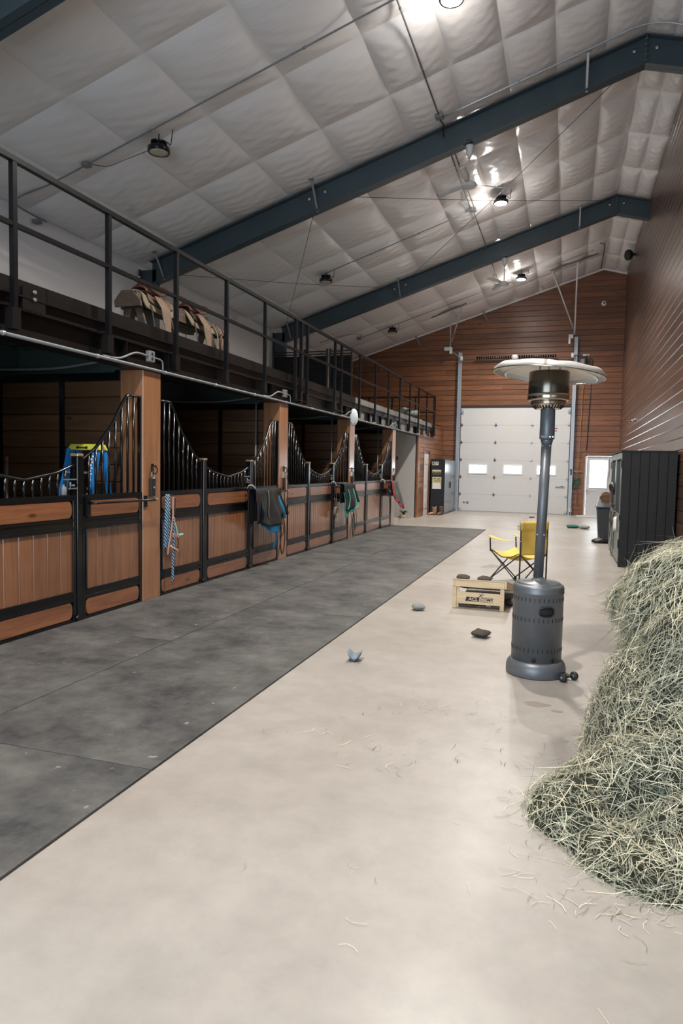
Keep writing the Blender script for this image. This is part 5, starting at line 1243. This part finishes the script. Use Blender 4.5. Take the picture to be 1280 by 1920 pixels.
tag(MB().tube([(BXX+.08+.01*math.sin(a), 9.70+.075*math.sin(a)*(.6+.4*abs(math.cos(a/2))), .42+.27*math.cos(a)) for a in [2*PI*i/24 for i in range(24)]], .010, 6, closed=True).build('rope_loop', 'leather', loc=(BXX+.08, 9.7, .42)), 'dark rope loop hanging below the olive blanket', 'rope')
tag(MB().tube(catmull([(XS+.05, 8.84, 1.16), (XS+.08, 8.83, 1.20), (XS+.12, 8.86, 1.20), (XS+.15, 8.92, 1.14), (XS+.15, 8.93, 1.10)], 5), .009, 8).build('knotted_cloth', 'cloth_white', loc=(XS+.1, 8.85, 1.15)), 'cream knotted cloth tied to the bars left of the olive blanket', 'cloth')
# black blanket with green trim
t = thing('horse_blanket', 'black horse blanket with sea-green trim, third stall front', 'blanket', (BXX, 13.1, 1.1), 'horse blankets')
f2 = lambda u: interp(u, [0, .3, .5, .7, 1], [.52, .56, .48, .44, .40])
drape(t, 12.85, 13.50, BXX, 1.118, f2, lambda u: .4, 'blk_black', 13, out=.012, flare=.12, spread=.3)
drape(t, 12.82, 13.45, BXX, 1.11, lambda u: f2(u)+interp(u, [0, .25, .4, .6, 1], [.10, .12, .03, .10, .02]), lambda u: .3, 'green', 13, 'lining', flare=.085, lo=.5, spread=.2)
strap([(BXX+.085, 12.98, 1.05), (BXX+.12, 13.0, .9), (BXX+.13, 12.94, .75), (BXX+.13, 12.84, .66)], 'green', .016, .005, parent=t, name='green_binding')
strap([(BXX+.12, 13.1, .63), (BXX+.16, 13.35, .68), (BXX+.12, 13.58, .71)], 'green', .018, .005, parent=t, name='green_binding')
for yy, L_, m_ in ((13.3, .95, 'green'), (13.15, 1.0, 'leather'), (13.5, .9, 'leather')): strap([(BXX+.09, yy, .62), (BXX+.10, yy+.03, .4), (BXX+.08, yy, 1.1-L_)], m_, .016, .004, parent=t, name='leg_strap')
halter(XS+.09, 12.60, 1.08, 1, 'leather', 'dark bridle with light bits left of the green-trimmed blanket', .6, None, rnd=9, m2='tan_leather')
t = thing('rope_bundle', 'spotted coil of rope hanging low left of the green-trimmed blanket', 'rope', (XS+.1, 12.58, .62))
for i in range(4): MB().tube([(XS+.10+.012*i, 12.58+(.05+.006*i)*math.sin(a), .63+.085*math.cos(a)) for a in [2*PI*k/16 for k in range(16)]], .009, 6, closed=True).build('coil', 'fleece', t)
tag(MB().tube([(BXX+.1, 13.32+.07*math.sin(a), .33+.24*math.cos(a)) for a in [2*PI*i/20 for i in range(20)]], .010, 6, closed=True).build('rope_loop', 'leather', loc=(BXX+.1, 13.3, .33)), 'dark rope loop hanging below the green-trimmed blanket', 'rope')
tag(MB().tube(catmull([(XS+.05, 12.46, 1.16), (XS+.08, 12.44, 1.20), (XS+.12, 12.48, 1.19), (XS+.14, 12.52, 1.12)], 5), .009, 8).build('knotted_cloth', 'cloth_white', loc=(XS+.1, 12.4, 1.15)), 'cream knotted cloth tied left of the green-trimmed blanket', 'cloth')
# grey blanket with red trim
t = thing('horse_blanket', 'grey horse blanket with red trim, farthest stall front', 'blanket', (BXX, 16.9, 1.1), 'horse blankets')
f3 = lambda u: interp(u, [0, .3, .6, 1], [.45, .5, .62, .66])
drape(t, 16.75, 17.35, BXX, 1.118, f3, lambda u: .4, 'blk_grey', 23, out=.012, flare=.22)
drape(t, 16.66, 16.78, BXX+.005, 1.12, lambda u: .40+.1*u, lambda u: .2, 'red', 29, 'red_panel', flare=.14, out=.014, nu=12, amp=.012)
drape(t, 16.75, 17.35, BXX+.004, 1.118, lambda u: f3(u)+.07, lambda u: .4, 'red', 23, 'red_hem', flare=.215, out=.012, lo=.92, nu=24, nv=6)
halter(BXX+.04, 16.5, 1.10, -1, 'leather', 'dark leather bridle left of the red-trimmed blanket', .5, .95, rnd=12)
for yy, L_, m_ in ((17.2, 1.05, 'pinkstrap'), (17.34, .95, 'leather')): strap([(BXX+.14, yy, .5), (BXX+.13, yy+.02, .3), (BXX+.12, yy, 1.1-L_)], m_, .014, .004, parent=t, name='leg_strap')
tag(MB().tube(catmull([(XS+.05, 16.15, 1.15), (XS+.08, 16.12, 1.20), (XS+.12, 16.18, 1.19), (XS+.14, 16.22, 1.10)], 5), .014, 8).build('knotted_cloth', 'cloth_white', loc=(XS+.1, 16.1, 1.15)), 'cream knotted cloth tied left of the red-trimmed blanket', 'cloth')
# straps hung from the tie rings of the farther pilasters
for k, nm in ((1, 'pilaster beside the olive blanket'), (2, 'pilaster under the white oval fixture'), (3, 'last pilaster')):
    y = PIL0+PITCHY*k+.165
    t = thing('bridle', 'black bridle and strap hanging on the '+nm, 'bridle', (XS+.05, y, 1.3), 'bridles on the pilasters')
    MB().box((XS+.036, y-.03, 1.08), (XS+.075, y+.02, 1.30)).build('strap_bundle', 'blackp', t, bevel=.012)
    strap([(XS+.07, y-.02, 1.36), (XS+.09, y-.06, 1.2), (XS+.08, y-.05, .95), (XS+.06, y+.02, .80)], 'leather', .010, .005, parent=t, name='rein')
    strap([(XS+.07, y+.02, 1.36), (XS+.10, y+.05, 1.15), (XS+.08, y+.03, .92), (XS+.06, y+.02, .80)], 'leather', .010, .005, parent=t, name='rein')
    ringm((XS+.075, y, 1.33), .025, 'galv', t)
# blue rope halter on the second stall
hx, hy, hz = XS+.05, 6.79, 1.13
t = thing('rope_halter', 'blue and white rope with a dusty pink halter on the second stall front', 'halter', (hx, hy, hz), 'hanging halters and bridles')
for i, dy in enumerate((-.06, -.025)): MB().tube(catmull([(hx+.01, hy+dy+.03, hz+.01), (hx+.03, hy+dy, hz-.15), (hx+.03, hy+dy-.01+.01*i, hz-.33), (hx+.02, hy+dy-.005, hz-.50), (hx+.015, hy+dy+.0, hz-.58+.03*i)], 6), .021, 10).build('rope', 'rope', t)
MB().tube(catmull([(hx+.05, hy+.045, hz-.25), (hx+.05, hy+.06, hz-.5), (hx+.045, hy+.05, hz-.75), (hx+.04, hy+.05, hz-.98)], 6), .014, 8).build('rope', 'rope', t)
strap([(hx+.045, hy+.05, hz-.02), (hx+.055, hy+.03, hz-.16), (hx+.06, hy+.02, hz-.27), (hx+.055, hy-.01, hz-.42), (hx+.05, hy-.05, hz-.58), (hx+.045, hy-.055, hz-.66)], 'pinkstrap', .016, .004, parent=t, name='halter_strap')
strap([(hx+.055, hy+.07, hz-.02), (hx+.06, hy+.07, hz-.12), (hx+.055, hy+.045, hz-.24)], 'leather', .012, .004, parent=t, name='halter_strap')
strap([(hx+.06, hy+.045, hz-.28), (hx+.065, hy+.09, hz-.38), (hx+.06, hy+.12, hz-.45)], 'mint', .012, .004, parent=t, name='halter_strap')
MB().bar((hx+.07, hy+.13, hz-.455), (hx+.07, hy+.21, hz-.45), .035, .02, (0, 0, 1)).build('noseband_pad', 'mint', t, label='mint green pad', bevel=.005)
strap([(hx+.05, hy-.02, hz-.56), (hx+.07, hy+.04, hz-.60), (hx+.06, hy+.12, hz-.63), (hx+.05, hy+.15, hz-.66)], 'pinkstrap', .014, .004, parent=t, name='halter_strap')
strap([(hx+.05, hy+.13, hz-.47), (hx+.06, hy+.135, hz-.55), (hx+.05, hy+.12, hz-.63)], 'leather', .010, .004, parent=t, name='halter_strap')
for p in ((hx+.065, hy+.03, hz-.27), (hx+.06, hy+.045, hz-.45), (hx+.065, hy+.12, hz-.46)): ringm(p, .02, 'pinkstrap', t, th=.006)
MB().cyl((hx-.02, hy+.01, hz+.005), (hx+.07, hy+.01, hz+.015), .007, 8).build('hook', 'black', t)

# ================================================================== LADDER, BOTTLES, HANDLE in the nearest stall
lx0, lx1, ly, lz = -4.84, -4.52, 6.0, 1.665
t = thing('step_ladder', 'blue fibreglass step ladder with a yellow top, inside the nearest stall', 'ladder', (-4.77, 5.9, 0))
cap = MB().add([(lx0-.02, ly-.10, lz-.06), (lx1+.03, ly-.10, lz-.06), (lx1+.03, ly+.08, lz-.06), (lx0-.02, ly+.08, lz-.06), (lx0+.01, ly-.08, lz), (lx1, ly-.08, lz), (lx1, ly+.07, lz), (lx0+.01, ly+.07, lz)], [(0, 3, 2, 1), (4, 5, 6, 7), (0, 1, 5, 4), (1, 2, 6, 5), (2, 3, 7, 6), (3, 0, 4, 7)]).build('top_cap', 'ladder_yel', t, bevel=.008)
mb = MB(); yq = ly-.102
mb.cyl((lx0+.11, yq, lz-.035), (lx0+.11, yq+.004, lz-.035), .014, 10).cyl((lx0+.22, yq, lz-.035), (lx0+.22, yq+.004, lz-.035), .014, 10).box((lx0+.11, yq, lz-.043), (lx0+.22, yq+.004, lz-.027)); mb.build('cap_emblem', 'ink', t)
for sx, xb in ((lx0+.01, lx0-.09), (lx1, lx1+.03)):
    MB().bar((xb, ly-.42, 0.0), (sx, ly-.07, lz-.05), .03, .085, (0, 1, 0)).build('front_rail', 'ladder_blue', t)
    MB().bar((xb, ly+.28, 0.0), (sx, ly+.05, lz-.05), .03, .05, (0, 1, 0)).build('rear_rail', 'ladder_blue', t)
for i in range(5):
    f_ = (i+1)/6; MB().box((lx0-.09*(1-f_), ly-.42+.35*f_-.03, lz*f_-.02), (lx1+.03*(1-f_), ly-.42+.35*f_+.05, lz*f_)).build('step', 'galv', t)
mb = MB()
for i in range(14):
    f_ = .72+.018*i; p = Vector((lx1+.03, ly-.42, 0)).lerp(Vector((lx1, ly-.07, lz-.05)), f_); mb.cbox(p+Vector((-.008+.012*(i % 2), -.049, 0)), (.02, .004, .02))
mb.build('sticker_marks', 'paper_white', t, label='black and white label strip')
tag(MB().lathe([(.028, 0), (.03, .01), (.03, .10), (.014, .125), (.014, .15), (.001, .152)], (XS-.09, 5.93, 1.02), 16).build('spray_bottle', 'white_plastic', loc=(XS-.09, 5.93, 1.02)), 'small bottle with a yellow label behind the bars beside the ladder', 'bottle')
t = bpy.data.objects['spray_bottle']; MB().lathe([(.031, .02), (.031, .09)], (XS-.09, 5.93, 1.02), 16, cap=False).build('bottle_label', 'ladder_yel', t)
b1 = MB().box((XS-.13, 5.80, 0.9), (XS-.04, 6.05, 1.02)).build('inner_shelf', 'black', lt if False else None, loc=(XS-.1, 5.9, .9)); tag(b1, 'small black ledge behind the nearest stall panel, under the bottle', 'shelf')
tag(MB().lathe([(.025, 0), (.027, .01), (.025, .07), (.01, .085), (.01, .10)], (XS-.005, 5.17, 1.181), 14).build('small_jar', 'conduit', loc=(XS-.005, 5.17, 1.181)), 'small white bottle by the latch of the nearest stall door', 'bottle')
t = thing('fork_handle', 'worn wooden tool handle leaning inside the nearest stall at the left edge', 'tool', (-4.9, 5.4, 0))
MB().cyl((-4.95, 5.15, .02), (-5.0, 5.25, 1.52), .016, 10).build('handle', 'trestle', t); MB().box((-5.12, 5.12, 0), (-4.78, 5.16, .12)).build('head', 'galv', t)

# ================================================================== SADDLE TRESTLE on the loft
tx, ta, tb, tz = -5.5, 7.85, 10.15, 3.68
t = thing('saddle_trestle', 'old wooden trestle on the loft carrying two saddles', 'trestle', (tx, 9, DECK), None)
DK = 2.82
MB().box((tx-.06, ta+.03, tz-.16), (tx+.06, tb, tz-.0)).build('beam', 'trestle', t)
for s in (-1, 1): MB().bar((tx+s*.10, ta+.03, tz-.06), (tx+s*.10, tb-.02, tz-.06), .02, .17).build('side_board', 'trestle', t)
hexp = [(tx-.20, tz-.17), (tx+.20, tz-.17), (tx+.19, tz-.10), (tx+.06, tz+.04), (tx-.10, tz+.04), (tx-.21, tz-.09)]
for yy in (ta, tb): MB().prism(hexp, 'y', yy, yy+.03).build('end_board', 'trestle', t, bevel=.004)
for yy in (ta+.14, tb-.25):
    for s in (-1, 1): MB().bar((tx+s*.06, yy, tz-.12), (tx+s*.26, yy+.04, DK), .09, .04, (0, 1, 0)).build('leg', 'trestle', t)
    MB().box((tx-.17, yy-.02, DK+.35), (tx+.17, yy+.02, DK+.43)).build('cross_board', 'trestle', t)
M['fender'] = plain('tooled_tan_leather', (.20, .135, .095), .6, 0, .3, .5, 45, .2, 60)
def saddle(y, label, m, skirt, seedv):
    t = thing('western_saddle', label, 'saddle', (tx, y, tz), 'saddles on the loft trestle')
    zt_ = tz+.02
    def pad(sc_, L0, L1, drop, lift, rough=.0):
        def fn(u, v):
            yy = y+L0+(L1-L0)*u; a = (v-.5)*2; s = abs(a)*drop; R_ = .10
            if s < R_*1.2: ang = s/R_; X = R_*math.sin(ang); Z = R_*math.cos(ang)-R_
            else: X = R_*math.sin(1.2)+(s-R_*1.2)*.36; Z = R_*(math.cos(1.2)-1)-(s-R_*1.2)*.93
            X *= 1.15
            return (tx+math.copysign(X, a)*sc_, yy+.02*math.sin(6*a+seedv), zt_+lift+Z+.035*(2*u-1)**2+rough*math.sin(30*u)*math.sin(22*v))
        return fn
    MB().grid(pad(1.05, -.34, .40, .30, .01, .004), 20, 24, .018).build('saddle_pad', 'fleece', t)
    MB().grid(pad(1.15, -.22, .34, .22, .035), 18, 22, .014).build('skirt', skirt, t)
    def seat(u, v):
        yy = y-.18+.42*u; a = (v-.5)*2; w_ = .15+.03*u
        return (tx+a*w_, yy, zt_+.10+.09*(2*u-1)**2*(1 if u > .5 else .7)-.07*a*a+.02*u)
    MB().grid(seat, 16, 12, .02).build('seat', m, t)
    def cant(u, v):
        a = (u-.5)*PI*.95; return (tx+.155*math.sin(a), y+.25+.03*math.cos(a)+.02*v, zt_+.10+.12*v*math.cos(a)+.02)
    MB().grid(cant, 14, 5, .02).build('cantle', m, t)
    def swell(u, v):
        a = (u-.5)*PI; q = (v-.5)*PI; return (tx+.13*math.sin(a), y-.20+.05*math.sin(q), zt_+.05+.10*math.cos(a)*(.6+.4*math.cos(q)))
    MB().grid(swell, 14, 8, .012).build('swell', m, t)
    MB().lathe([(.02, 0), (.016, .05), (.018, .085), (.036, .10), (.040, .112), (.03, .122), (.001, .124)], (tx, y-.22, zt_+.13), 16, (0, -.3, 1)).build('horn', m, t)
    for s in (-1, 1):
        def fender(u, v):
            w_ = .055+.055*math.sin(PI*min(1, .25+u*.75)); return (tx+s*(.17+.10*min(1, u*3)+.04*u), y-.02+(v-.5)*2*w_+.04*u, zt_+.02-.52*u)
        fo = MB().grid(fender, 12, 8, .008).build('fender', 'fender', t)
        def st(v): a = 2*PI*v; return (tx+s*.30, y+.03+.065*math.sin(a), zt_-.56+.07*math.cos(a))
        MB().tube([st(i/20) for i in range(20)], .012, 6, closed=True).build('stirrup', 'leather', t)
        strap([(tx+s*.29, y+.02, zt_-.46), (tx+s*.30, y+.03, zt_-.50)], m, .03, .006, parent=t, name='stirrup_leather')
        strap([(tx+s*.20, y+.2, zt_-.12), (tx+s*.24, y+.24, zt_-.35), (tx+s*.25, y+.23, zt_-.62)], 'tan_leather', .012, .004, parent=t, name='tie_strap')
        strap([(tx+s*.20, y-.24, zt_-.12), (tx+s*.24, y-.22, zt_-.40), (tx+s*.26, y-.23, zt_-.72)], 'leather', .020, .004, parent=t, name='cinch_strap')
    return t
saddle(8.32, 'western saddle with a cream fleece pad at the near end of the trestle', 'red_leather', 'tan_leather', 0)
saddle(9.45, 'darker western saddle on the far half of the trestle, behind a railing post', 'red_leather', 'leather', 2)
t = thing('bridle', 'red-brown and cream tack hanging off the far end of the trestle', 'bridle', (tx+.25, 9.95, 3.5), 'bridles on the pilasters')
t['group'] = 'tack on the trestle'
for i, (dy, L_, m_) in enumerate(((0, .55, 'red_leather'), (.06, .70, 'fleece'), (.12, .50, 'red_leather'), (.2, .75, 'leather'), (.30, .6, 'tan_leather'), (-.08, .62, 'fleece'))):
    strap([(tx+.16, 9.9+dy, 3.66), (tx+.24, 9.92+dy, 3.5), (tx+.25, 9.9+dy, 3.66-L_*.7), (tx+.24, 9.94+dy, 3.66-L_)], m_, .018, .006, parent=t, name='strap')
MB().tube([(tx+.26, 9.98+.09*math.sin(a), 3.38+.14*math.cos(a)) for a in [2*PI*i/18 for i in range(18)]], .018, 8, closed=True).build('collar', 'red_leather', t)

# ================================================================== SLATTED SCREENS and ROLLED BLANKETS on the loft
for i, (xa, xb, lab) in enumerate(((-7.9, -7.05, 'black slatted screen on the loft, leftmost, against the pale wall'), (-7.0, -6.30, 'black slatted screen on the loft, middle one of three'), (-6.25, -5.60, 'black slatted screen on the loft, rightmost of three'))):
    t = thing('slatted_screen', lab, 'screen', ((xa+xb)/2, 18.05, DK), 'slatted screens on the loft')
    for xx in (xa, xb-.04): MB().box((xx, 18.02, DK), (xx+.04, 18.08, 4.68)).build('stile', 'blackp', t)
    z = DK+.10
    while z < 4.65:
        MB().add([(xa+.04, 18.03, z), (xb-.04, 18.03, z), (xb-.04, 18.07, z+.03), (xa+.04, 18.07, z+.03), (xa+.04, 18.035, z-.008), (xb-.04, 18.035, z-.008), (xb-.04, 18.078, z+.024), (xa+.04, 18.078, z+.024)], [(0, 1, 2, 3), (7, 6, 5, 4), (0, 4, 5, 1), (1, 5, 6, 2), (2, 6, 7, 3), (3, 7, 4, 0)]).build('slat', 'blackp', t)
        z += .07
    MB().box((xa+.04, 18.09, DK), (xb-.04, 18.10, 4.5)).build('back_sheet', 'locker', t)
rolls = [((-4.95, 20.55, 2.955), (-4.75, 21.7, 2.955), .13, 'lowest long grey rolled blanket on the far loft edge'), ((-4.95, 19.75, 2.93), (-4.8, 20.42, 2.93), .10, 'short grey roll on the far loft edge, left of the stack'),
         ((-4.85, 21.0, 3.215), (-4.65, 22.1, 3.225), .125, 'grey-green rolled blanket on top of the stack on the far loft edge'), ((-4.8, 21.86, 2.955), (-4.6, 22.5, 2.955), .13, 'right-hand grey roll at the foot of the stack on the far loft edge')]
for a, b, r_0, lab in rolls:
    t = thing('rolled_blanket', lab, 'blanket', a, 'rolled blankets on the loft')
    a, b = Vector(a), Vector(b); n = 14; mb = MB()
    pts = [a.lerp(b, i/n)+Vector((0, 0, .012*math.sin(i*1.3))) for i in range(n+1)]
    rad = [r_0*(.78 if i in (0, n) else .97+.05*math.sin(i*2.1)) for i in range(n+1)]
    mb.tube(pts, rad, 18).build('roll', 'sack', t)
    for f_ in (.3, .7): p = a.lerp(b, f_); d = (b-a).normalized(); MB().lathe([(r_0*1.03, -.012), (r_0*1.05, 0), (r_0*1.03, .012)], p, 18, d, cap=False).build('tie', 'wire', t)

# ================================================================== HAY
def hay_h(x, y):
    n = .05*math.sin(7*x+3*y)+.035*math.sin(13*y-5*x+1)+.03*math.sin(17*x+11*y)
    d = math.hypot((x-.95)/1.0, (y-3.25)/.80); s = .66*max(0, 1-d**1.6)
    d2 = math.hypot((x-.22)/.34, (y-3.12)/.36); s2 = .27*max(0, 1-d2**2)**.8
    d3 = math.hypot((x-.55)/.5, (y-2.86)/.36); s3 = .22*max(0, 1-d3**2)**.7
    d4 = math.hypot((x-.50)/.36, (y-3.80)/.75); s4 = .72*max(0, 1-d4**2)**.75
    hol = .26*math.exp(-(((x-.37)/.15)**2+((y-2.94)/.05)**2))+.15*math.exp(-(((x-.18)/.10)**2+((y-3.15)/.06)**2))+.14*math.exp(-(((x-.5)/.12)**2+((y-3.2)/.07)**2))
    low = max(s, s2, s3, s4)+.15*min(s, s2)+(n*.5 if max(s, s2, s3, s4) > .03 else 0)-hol
    return max(0, low)
hp = thing('hay_bale', 'broken bale of greenish hay spilling onto the concrete at the right edge', 'hay', (.9, 3.5, 0))
X0_, X1_, Y0_, Y1_ = -.2, 1.60, 2.35, 4.9
def spill(u, v):
    x, y = X0_+(X1_-X0_)*u, Y0_+(Y1_-Y0_)*v; return (x, y, hay_h(x, y)-.03)
def spn(c, p): return math.copysign(abs(c)**p, c)
def balef(u, v):
    # superellipsoid block, ragged, leaning outwards at the top
    th = 2*PI*u; ph = PI*(v-.5); e = .42
    x = spn(math.cos(ph), e)*spn(math.cos(th), e); y = spn(math.cos(ph), e)*spn(math.sin(th), e); z = spn(math.sin(ph), e)
    X, Y, Z = 1.03+.66*x, 4.02+.70*y, .55+.60*z
    r = .035*math.sin(6*Y+9*Z+.8)+.03*math.sin(11*Z-4*X+1)+.03*math.sin(13*Y+5*X)+.02*math.sin(23*Z+17*Y)
    X += x*r-.03*max(0, z); Y += y*r*.9; Z += .5*r*max(0, z)-.07*max(0, -x)*max(0, z)-.05*max(0, -y)*max(0, z)
    return (min(X, 1.61), Y, max(Z, .0))
def surf(fn, nu, nv):
    P = np.array([[fn(i/nu, j/nv) for j in range(nv+1)] for i in range(nu+1)])
    a = P[:-1, :-1]; b = P[1:, :-1]; c = P[1:, 1:]; d = P[:-1, 1:]
    nr = np.cross(c-a, d-b); ar = np.linalg.norm(nr, axis=2); nr = nr/(ar[..., None]+1e-9)
    return a.reshape(-1, 3), b.reshape(-1, 3), d.reshape(-1, 3), nr.reshape(-1, 3), ar.ravel()
MB().grid(spill, 100, 130).build('hay_core', 'haycore', hp)
MB().grid(balef, 90, 60).build('hay_core', 'haycore', hp)
S_SP = surf(spill, 200, 260); S_BA = surf(balef, 200, 120)
def strands(S_, n, seedv, keep, lmin, lmax, wmin, wmax, name, m, parent, stray=0.0, dep=(-.045, .028), hang=.6):
    A, B, D, NR, AR = S_; rs = np.random.RandomState(seedv)
    mid = (B+D)/2; wgt = AR*keep(mid); p = wgt/wgt.sum(); k = rs.choice(len(p), n, p=p)
    u = rs.rand(n, 1); v = rs.rand(n, 1); base_ = A[k]+(B-A)[k]*u+(D-A)[k]*v; nrm = NR[k].copy()
    if S_ is S_BA: cen = np.array([1.03, 4.02, .55]); sg = np.sign(((base_-cen)*nrm).sum(1)); nrm *= sg[:, None]
    else: nrm *= np.sign(nrm[:, 2])[:, None]
    a = rs.normal(size=(n, 3)); a -= nrm*(a*nrm).sum(1)[:, None]; a /= np.linalg.norm(a, axis=1)[:, None]
    if S_ is S_BA:
        a *= np.sign((a*np.array([-.7, -.5, -.3])).sum(1))[:, None]; a += np.array([-.55, -.35, -.25])*(base_[:, 2:3] > .55)*rs.rand(n, 1)*1.6
    steep = 1-np.abs(nrm[:, 2]); a[:, 2] -= steep*hang*np.abs(rs.normal(size=n)); a += nrm*rs.normal(0, .28, n)[:, None]; a /= np.linalg.norm(a, axis=1)[:, None]
    L = rs.uniform(lmin, lmax, n)*(1+.8*(rs.rand(n) < stray)); W = rs.uniform(wmin, wmax, n)
    c = base_+nrm*rs.uniform(dep[0], dep[1], n)[:, None]
    b = np.cross(a, nrm+.4*rs.normal(size=(n, 3))); b /= np.linalg.norm(b, axis=1)[:, None]
    cv = rs.normal(0, .07, n)[:, None]*b+rs.normal(0, .06, n)[:, None]*nrm; cv[:, 2] -= .06*rs.rand(n)
    S = 4; V = np.zeros((n, S+1, 2, 3))
    for q in range(S+1):
        t_ = q/S-.5; pnt = c+a*(L*t_)[:, None]+cv*(L*(4*t_*t_))[:, None]
        wq = W*(1-.75*abs(2*t_)**3)*.5; V[:, q, 0] = pnt+b*wq[:, None]; V[:, q, 1] = pnt-b*wq[:, None]
    V[..., 2] = np.maximum(V[..., 2], .0015); V[..., 0] = np.minimum(V[..., 0], XR-.01)
    V = V.reshape(-1, 3)-np.array(WL[parent.name]); base = np.arange(n)*(2*(S+1))
    quads = np.stack([np.stack([base+2*q, base+2*q+1, base+2*q+3, base+2*q+2], 1) for q in range(S)], 1).reshape(-1, 4)
    me = bpy.data.meshes.new(name); me.vertices.add(len(V)); me.vertices.foreach_set('co', V.astype(np.float32).ravel())
    me.loops.add(quads.size); me.loops.foreach_set('vertex_index', quads.astype(np.int32).ravel())
    me.polygons.add(len(quads)); me.polygons.foreach_set('loop_start', np.arange(0, quads.size, 4, dtype=np.int32)); me.polygons.foreach_set('loop_total', np.full(len(quads), 4, np.int32))
    me.update(); me.validate(); me.materials.append(M[m])
    o = bpy.data.objects.new(name, me); COL.objects.link(o); o.parent = parent; o['kind'] = 'stuff'; WL[o.name] = WL[parent.name]; return o
k_sp = lambda q: (q[:, 2] > -.018)*(q[:, 0] < 1.1)*(q[:, 1] < 4.4)
k_ba = lambda q: (q[:, 2] > .12)*(q[:, 0] < 1.35)*np.where((q[:, 0] < .9) | (q[:, 1] < 3.9), 1., .25)
strands(S_SP, 36000, 5, k_sp, .03, .13, .0011, .0030, 'hay_strands', 'hay', hp, .12)
strands(S_BA, 42000, 6, k_ba, .04, .14, .0011, .0030, 'hay_strands', 'hay', hp, .12)
strands(S_SP, 450, 8, k_sp, .14, .30, .0018, .0034, 'long_stalks', 'hay', hp, .3, (-.02, .04))
strands(S_BA, 600, 9, k_ba, .14, .32, .0018, .0034, 'long_stalks', 'hay', hp, .3, (-.01, .05), .9)
# loose stalks and chaff on the floor
fl = thing('scattered_hay', 'loose wisps of hay scattered on the concrete between the mat and the bale', 'hay', (-.5, 4, 0), None)
fl['kind'] = 'stuff'
def scatter(n, seedv, spots, name, m, l0, l1, w0, w1):
    rs = np.random.RandomState(seedv); mb = MB()
    for q in range(n):
        s = spots[rs.randint(len(spots))]; x = s[0]+rs.normal(0, s[2]); y = s[1]+rs.normal(0, s[3]); a = rs.uniform(0, PI*2); L = rs.uniform(l0, l1); w_ = rs.uniform(w0, w1); k = rs.normal(0, .7)
        if hay_h(x, y) > .02 or x < -1.8 or x > 1.5: continue
        P = []; 
        for t_ in (-.5, -.17, .17, .5):
            aa = a+k*t_; P.append((x+math.cos(aa)*L*t_, y+math.sin(aa)*L*t_, .004+.004*rs.rand(), aa))
        vs = []; 
        for p in P: vs += [(p[0]-math.sin(p[3])*w_, p[1]+math.cos(p[3])*w_, p[2]), (p[0]+math.sin(p[3])*w_, p[1]-math.cos(p[3])*w_, p[2])]
        mb.add(vs, [(0, 1, 3, 2), (2, 3, 5, 4), (4, 5, 7, 6)])
    return mb.build(name, m, fl, kind='stuff')
scatter(200, 3, [(-.02, 3.0, .12, .25), (.2, 2.5, .15, .06), (.05, 3.8, .1, .3), (.2, 4.6, .12, .3), (.4, 2.46, .15, .05)], 'stalk', 'hay', .03, .10, .0005, .0010)
scatter(90, 4, [(-.72, 4.2, .2, .14), (-.35, 4.0, .12, .1), (-1.0, 3.5, .25, .2), (-.35, 3.55, .2, .25), (-.2, 3.1, .15, .15)], 'stalk', 'chaff', .02, .07, .0006, .0012)
scatter(34, 14, [(-.75, 4.2, .13, .08), (-1.0, 3.45, .2, .15), (-.5, 3.7, .3, .2)], 'stalk', 'hay', .03, .10, .0005, .0010)
scatter(12, 9, [(-.2, 2.2, .5, .3), (.2, 1.9, .3, .3)], 'stalk', 'hay', .04, .1, .0004, .0008)
# dark litter spot on the far floor and damp spots by the heater
def blot(x, y, rx, ry, label, m, seedv=1):
    rs = random.Random(seedv); ph = rs.random()*6; n = 30
    P = [(x+rx*(1+.18*math.sin(3*a+ph)+.1*math.sin(7*a))*math.cos(a), y+ry*(1+.15*math.sin(4*a+ph))*math.sin(a)) for a in [2*PI*i/n for i in range(n)]]
    return tag(MB().prism(P, 'z', .0004, .0012).build('floor_stain', m, loc=(x, y, 0)), label, 'stain', 'floor stains')
M['stain'] = plain('damp_concrete', (.24, .20, .165), .35, 0, .5, .1, 8); M['stain2'] = plain('straw_dust', (.20, .145, .08), .9, 0, .2, .4, 60)
blot(-.13, 4.52, .075, .05, 'dark oval damp spot in front of the heater base, larger one', 'stain', 1)
blot(.0, 4.43, .035, .022, 'small damp spot right of the larger one near the heater', 'stain', 2)
scatter(110, 20, [(-1.0, 10.8, .12, .16)], 'litter', 'chaff', .02, .06, .002, .004)
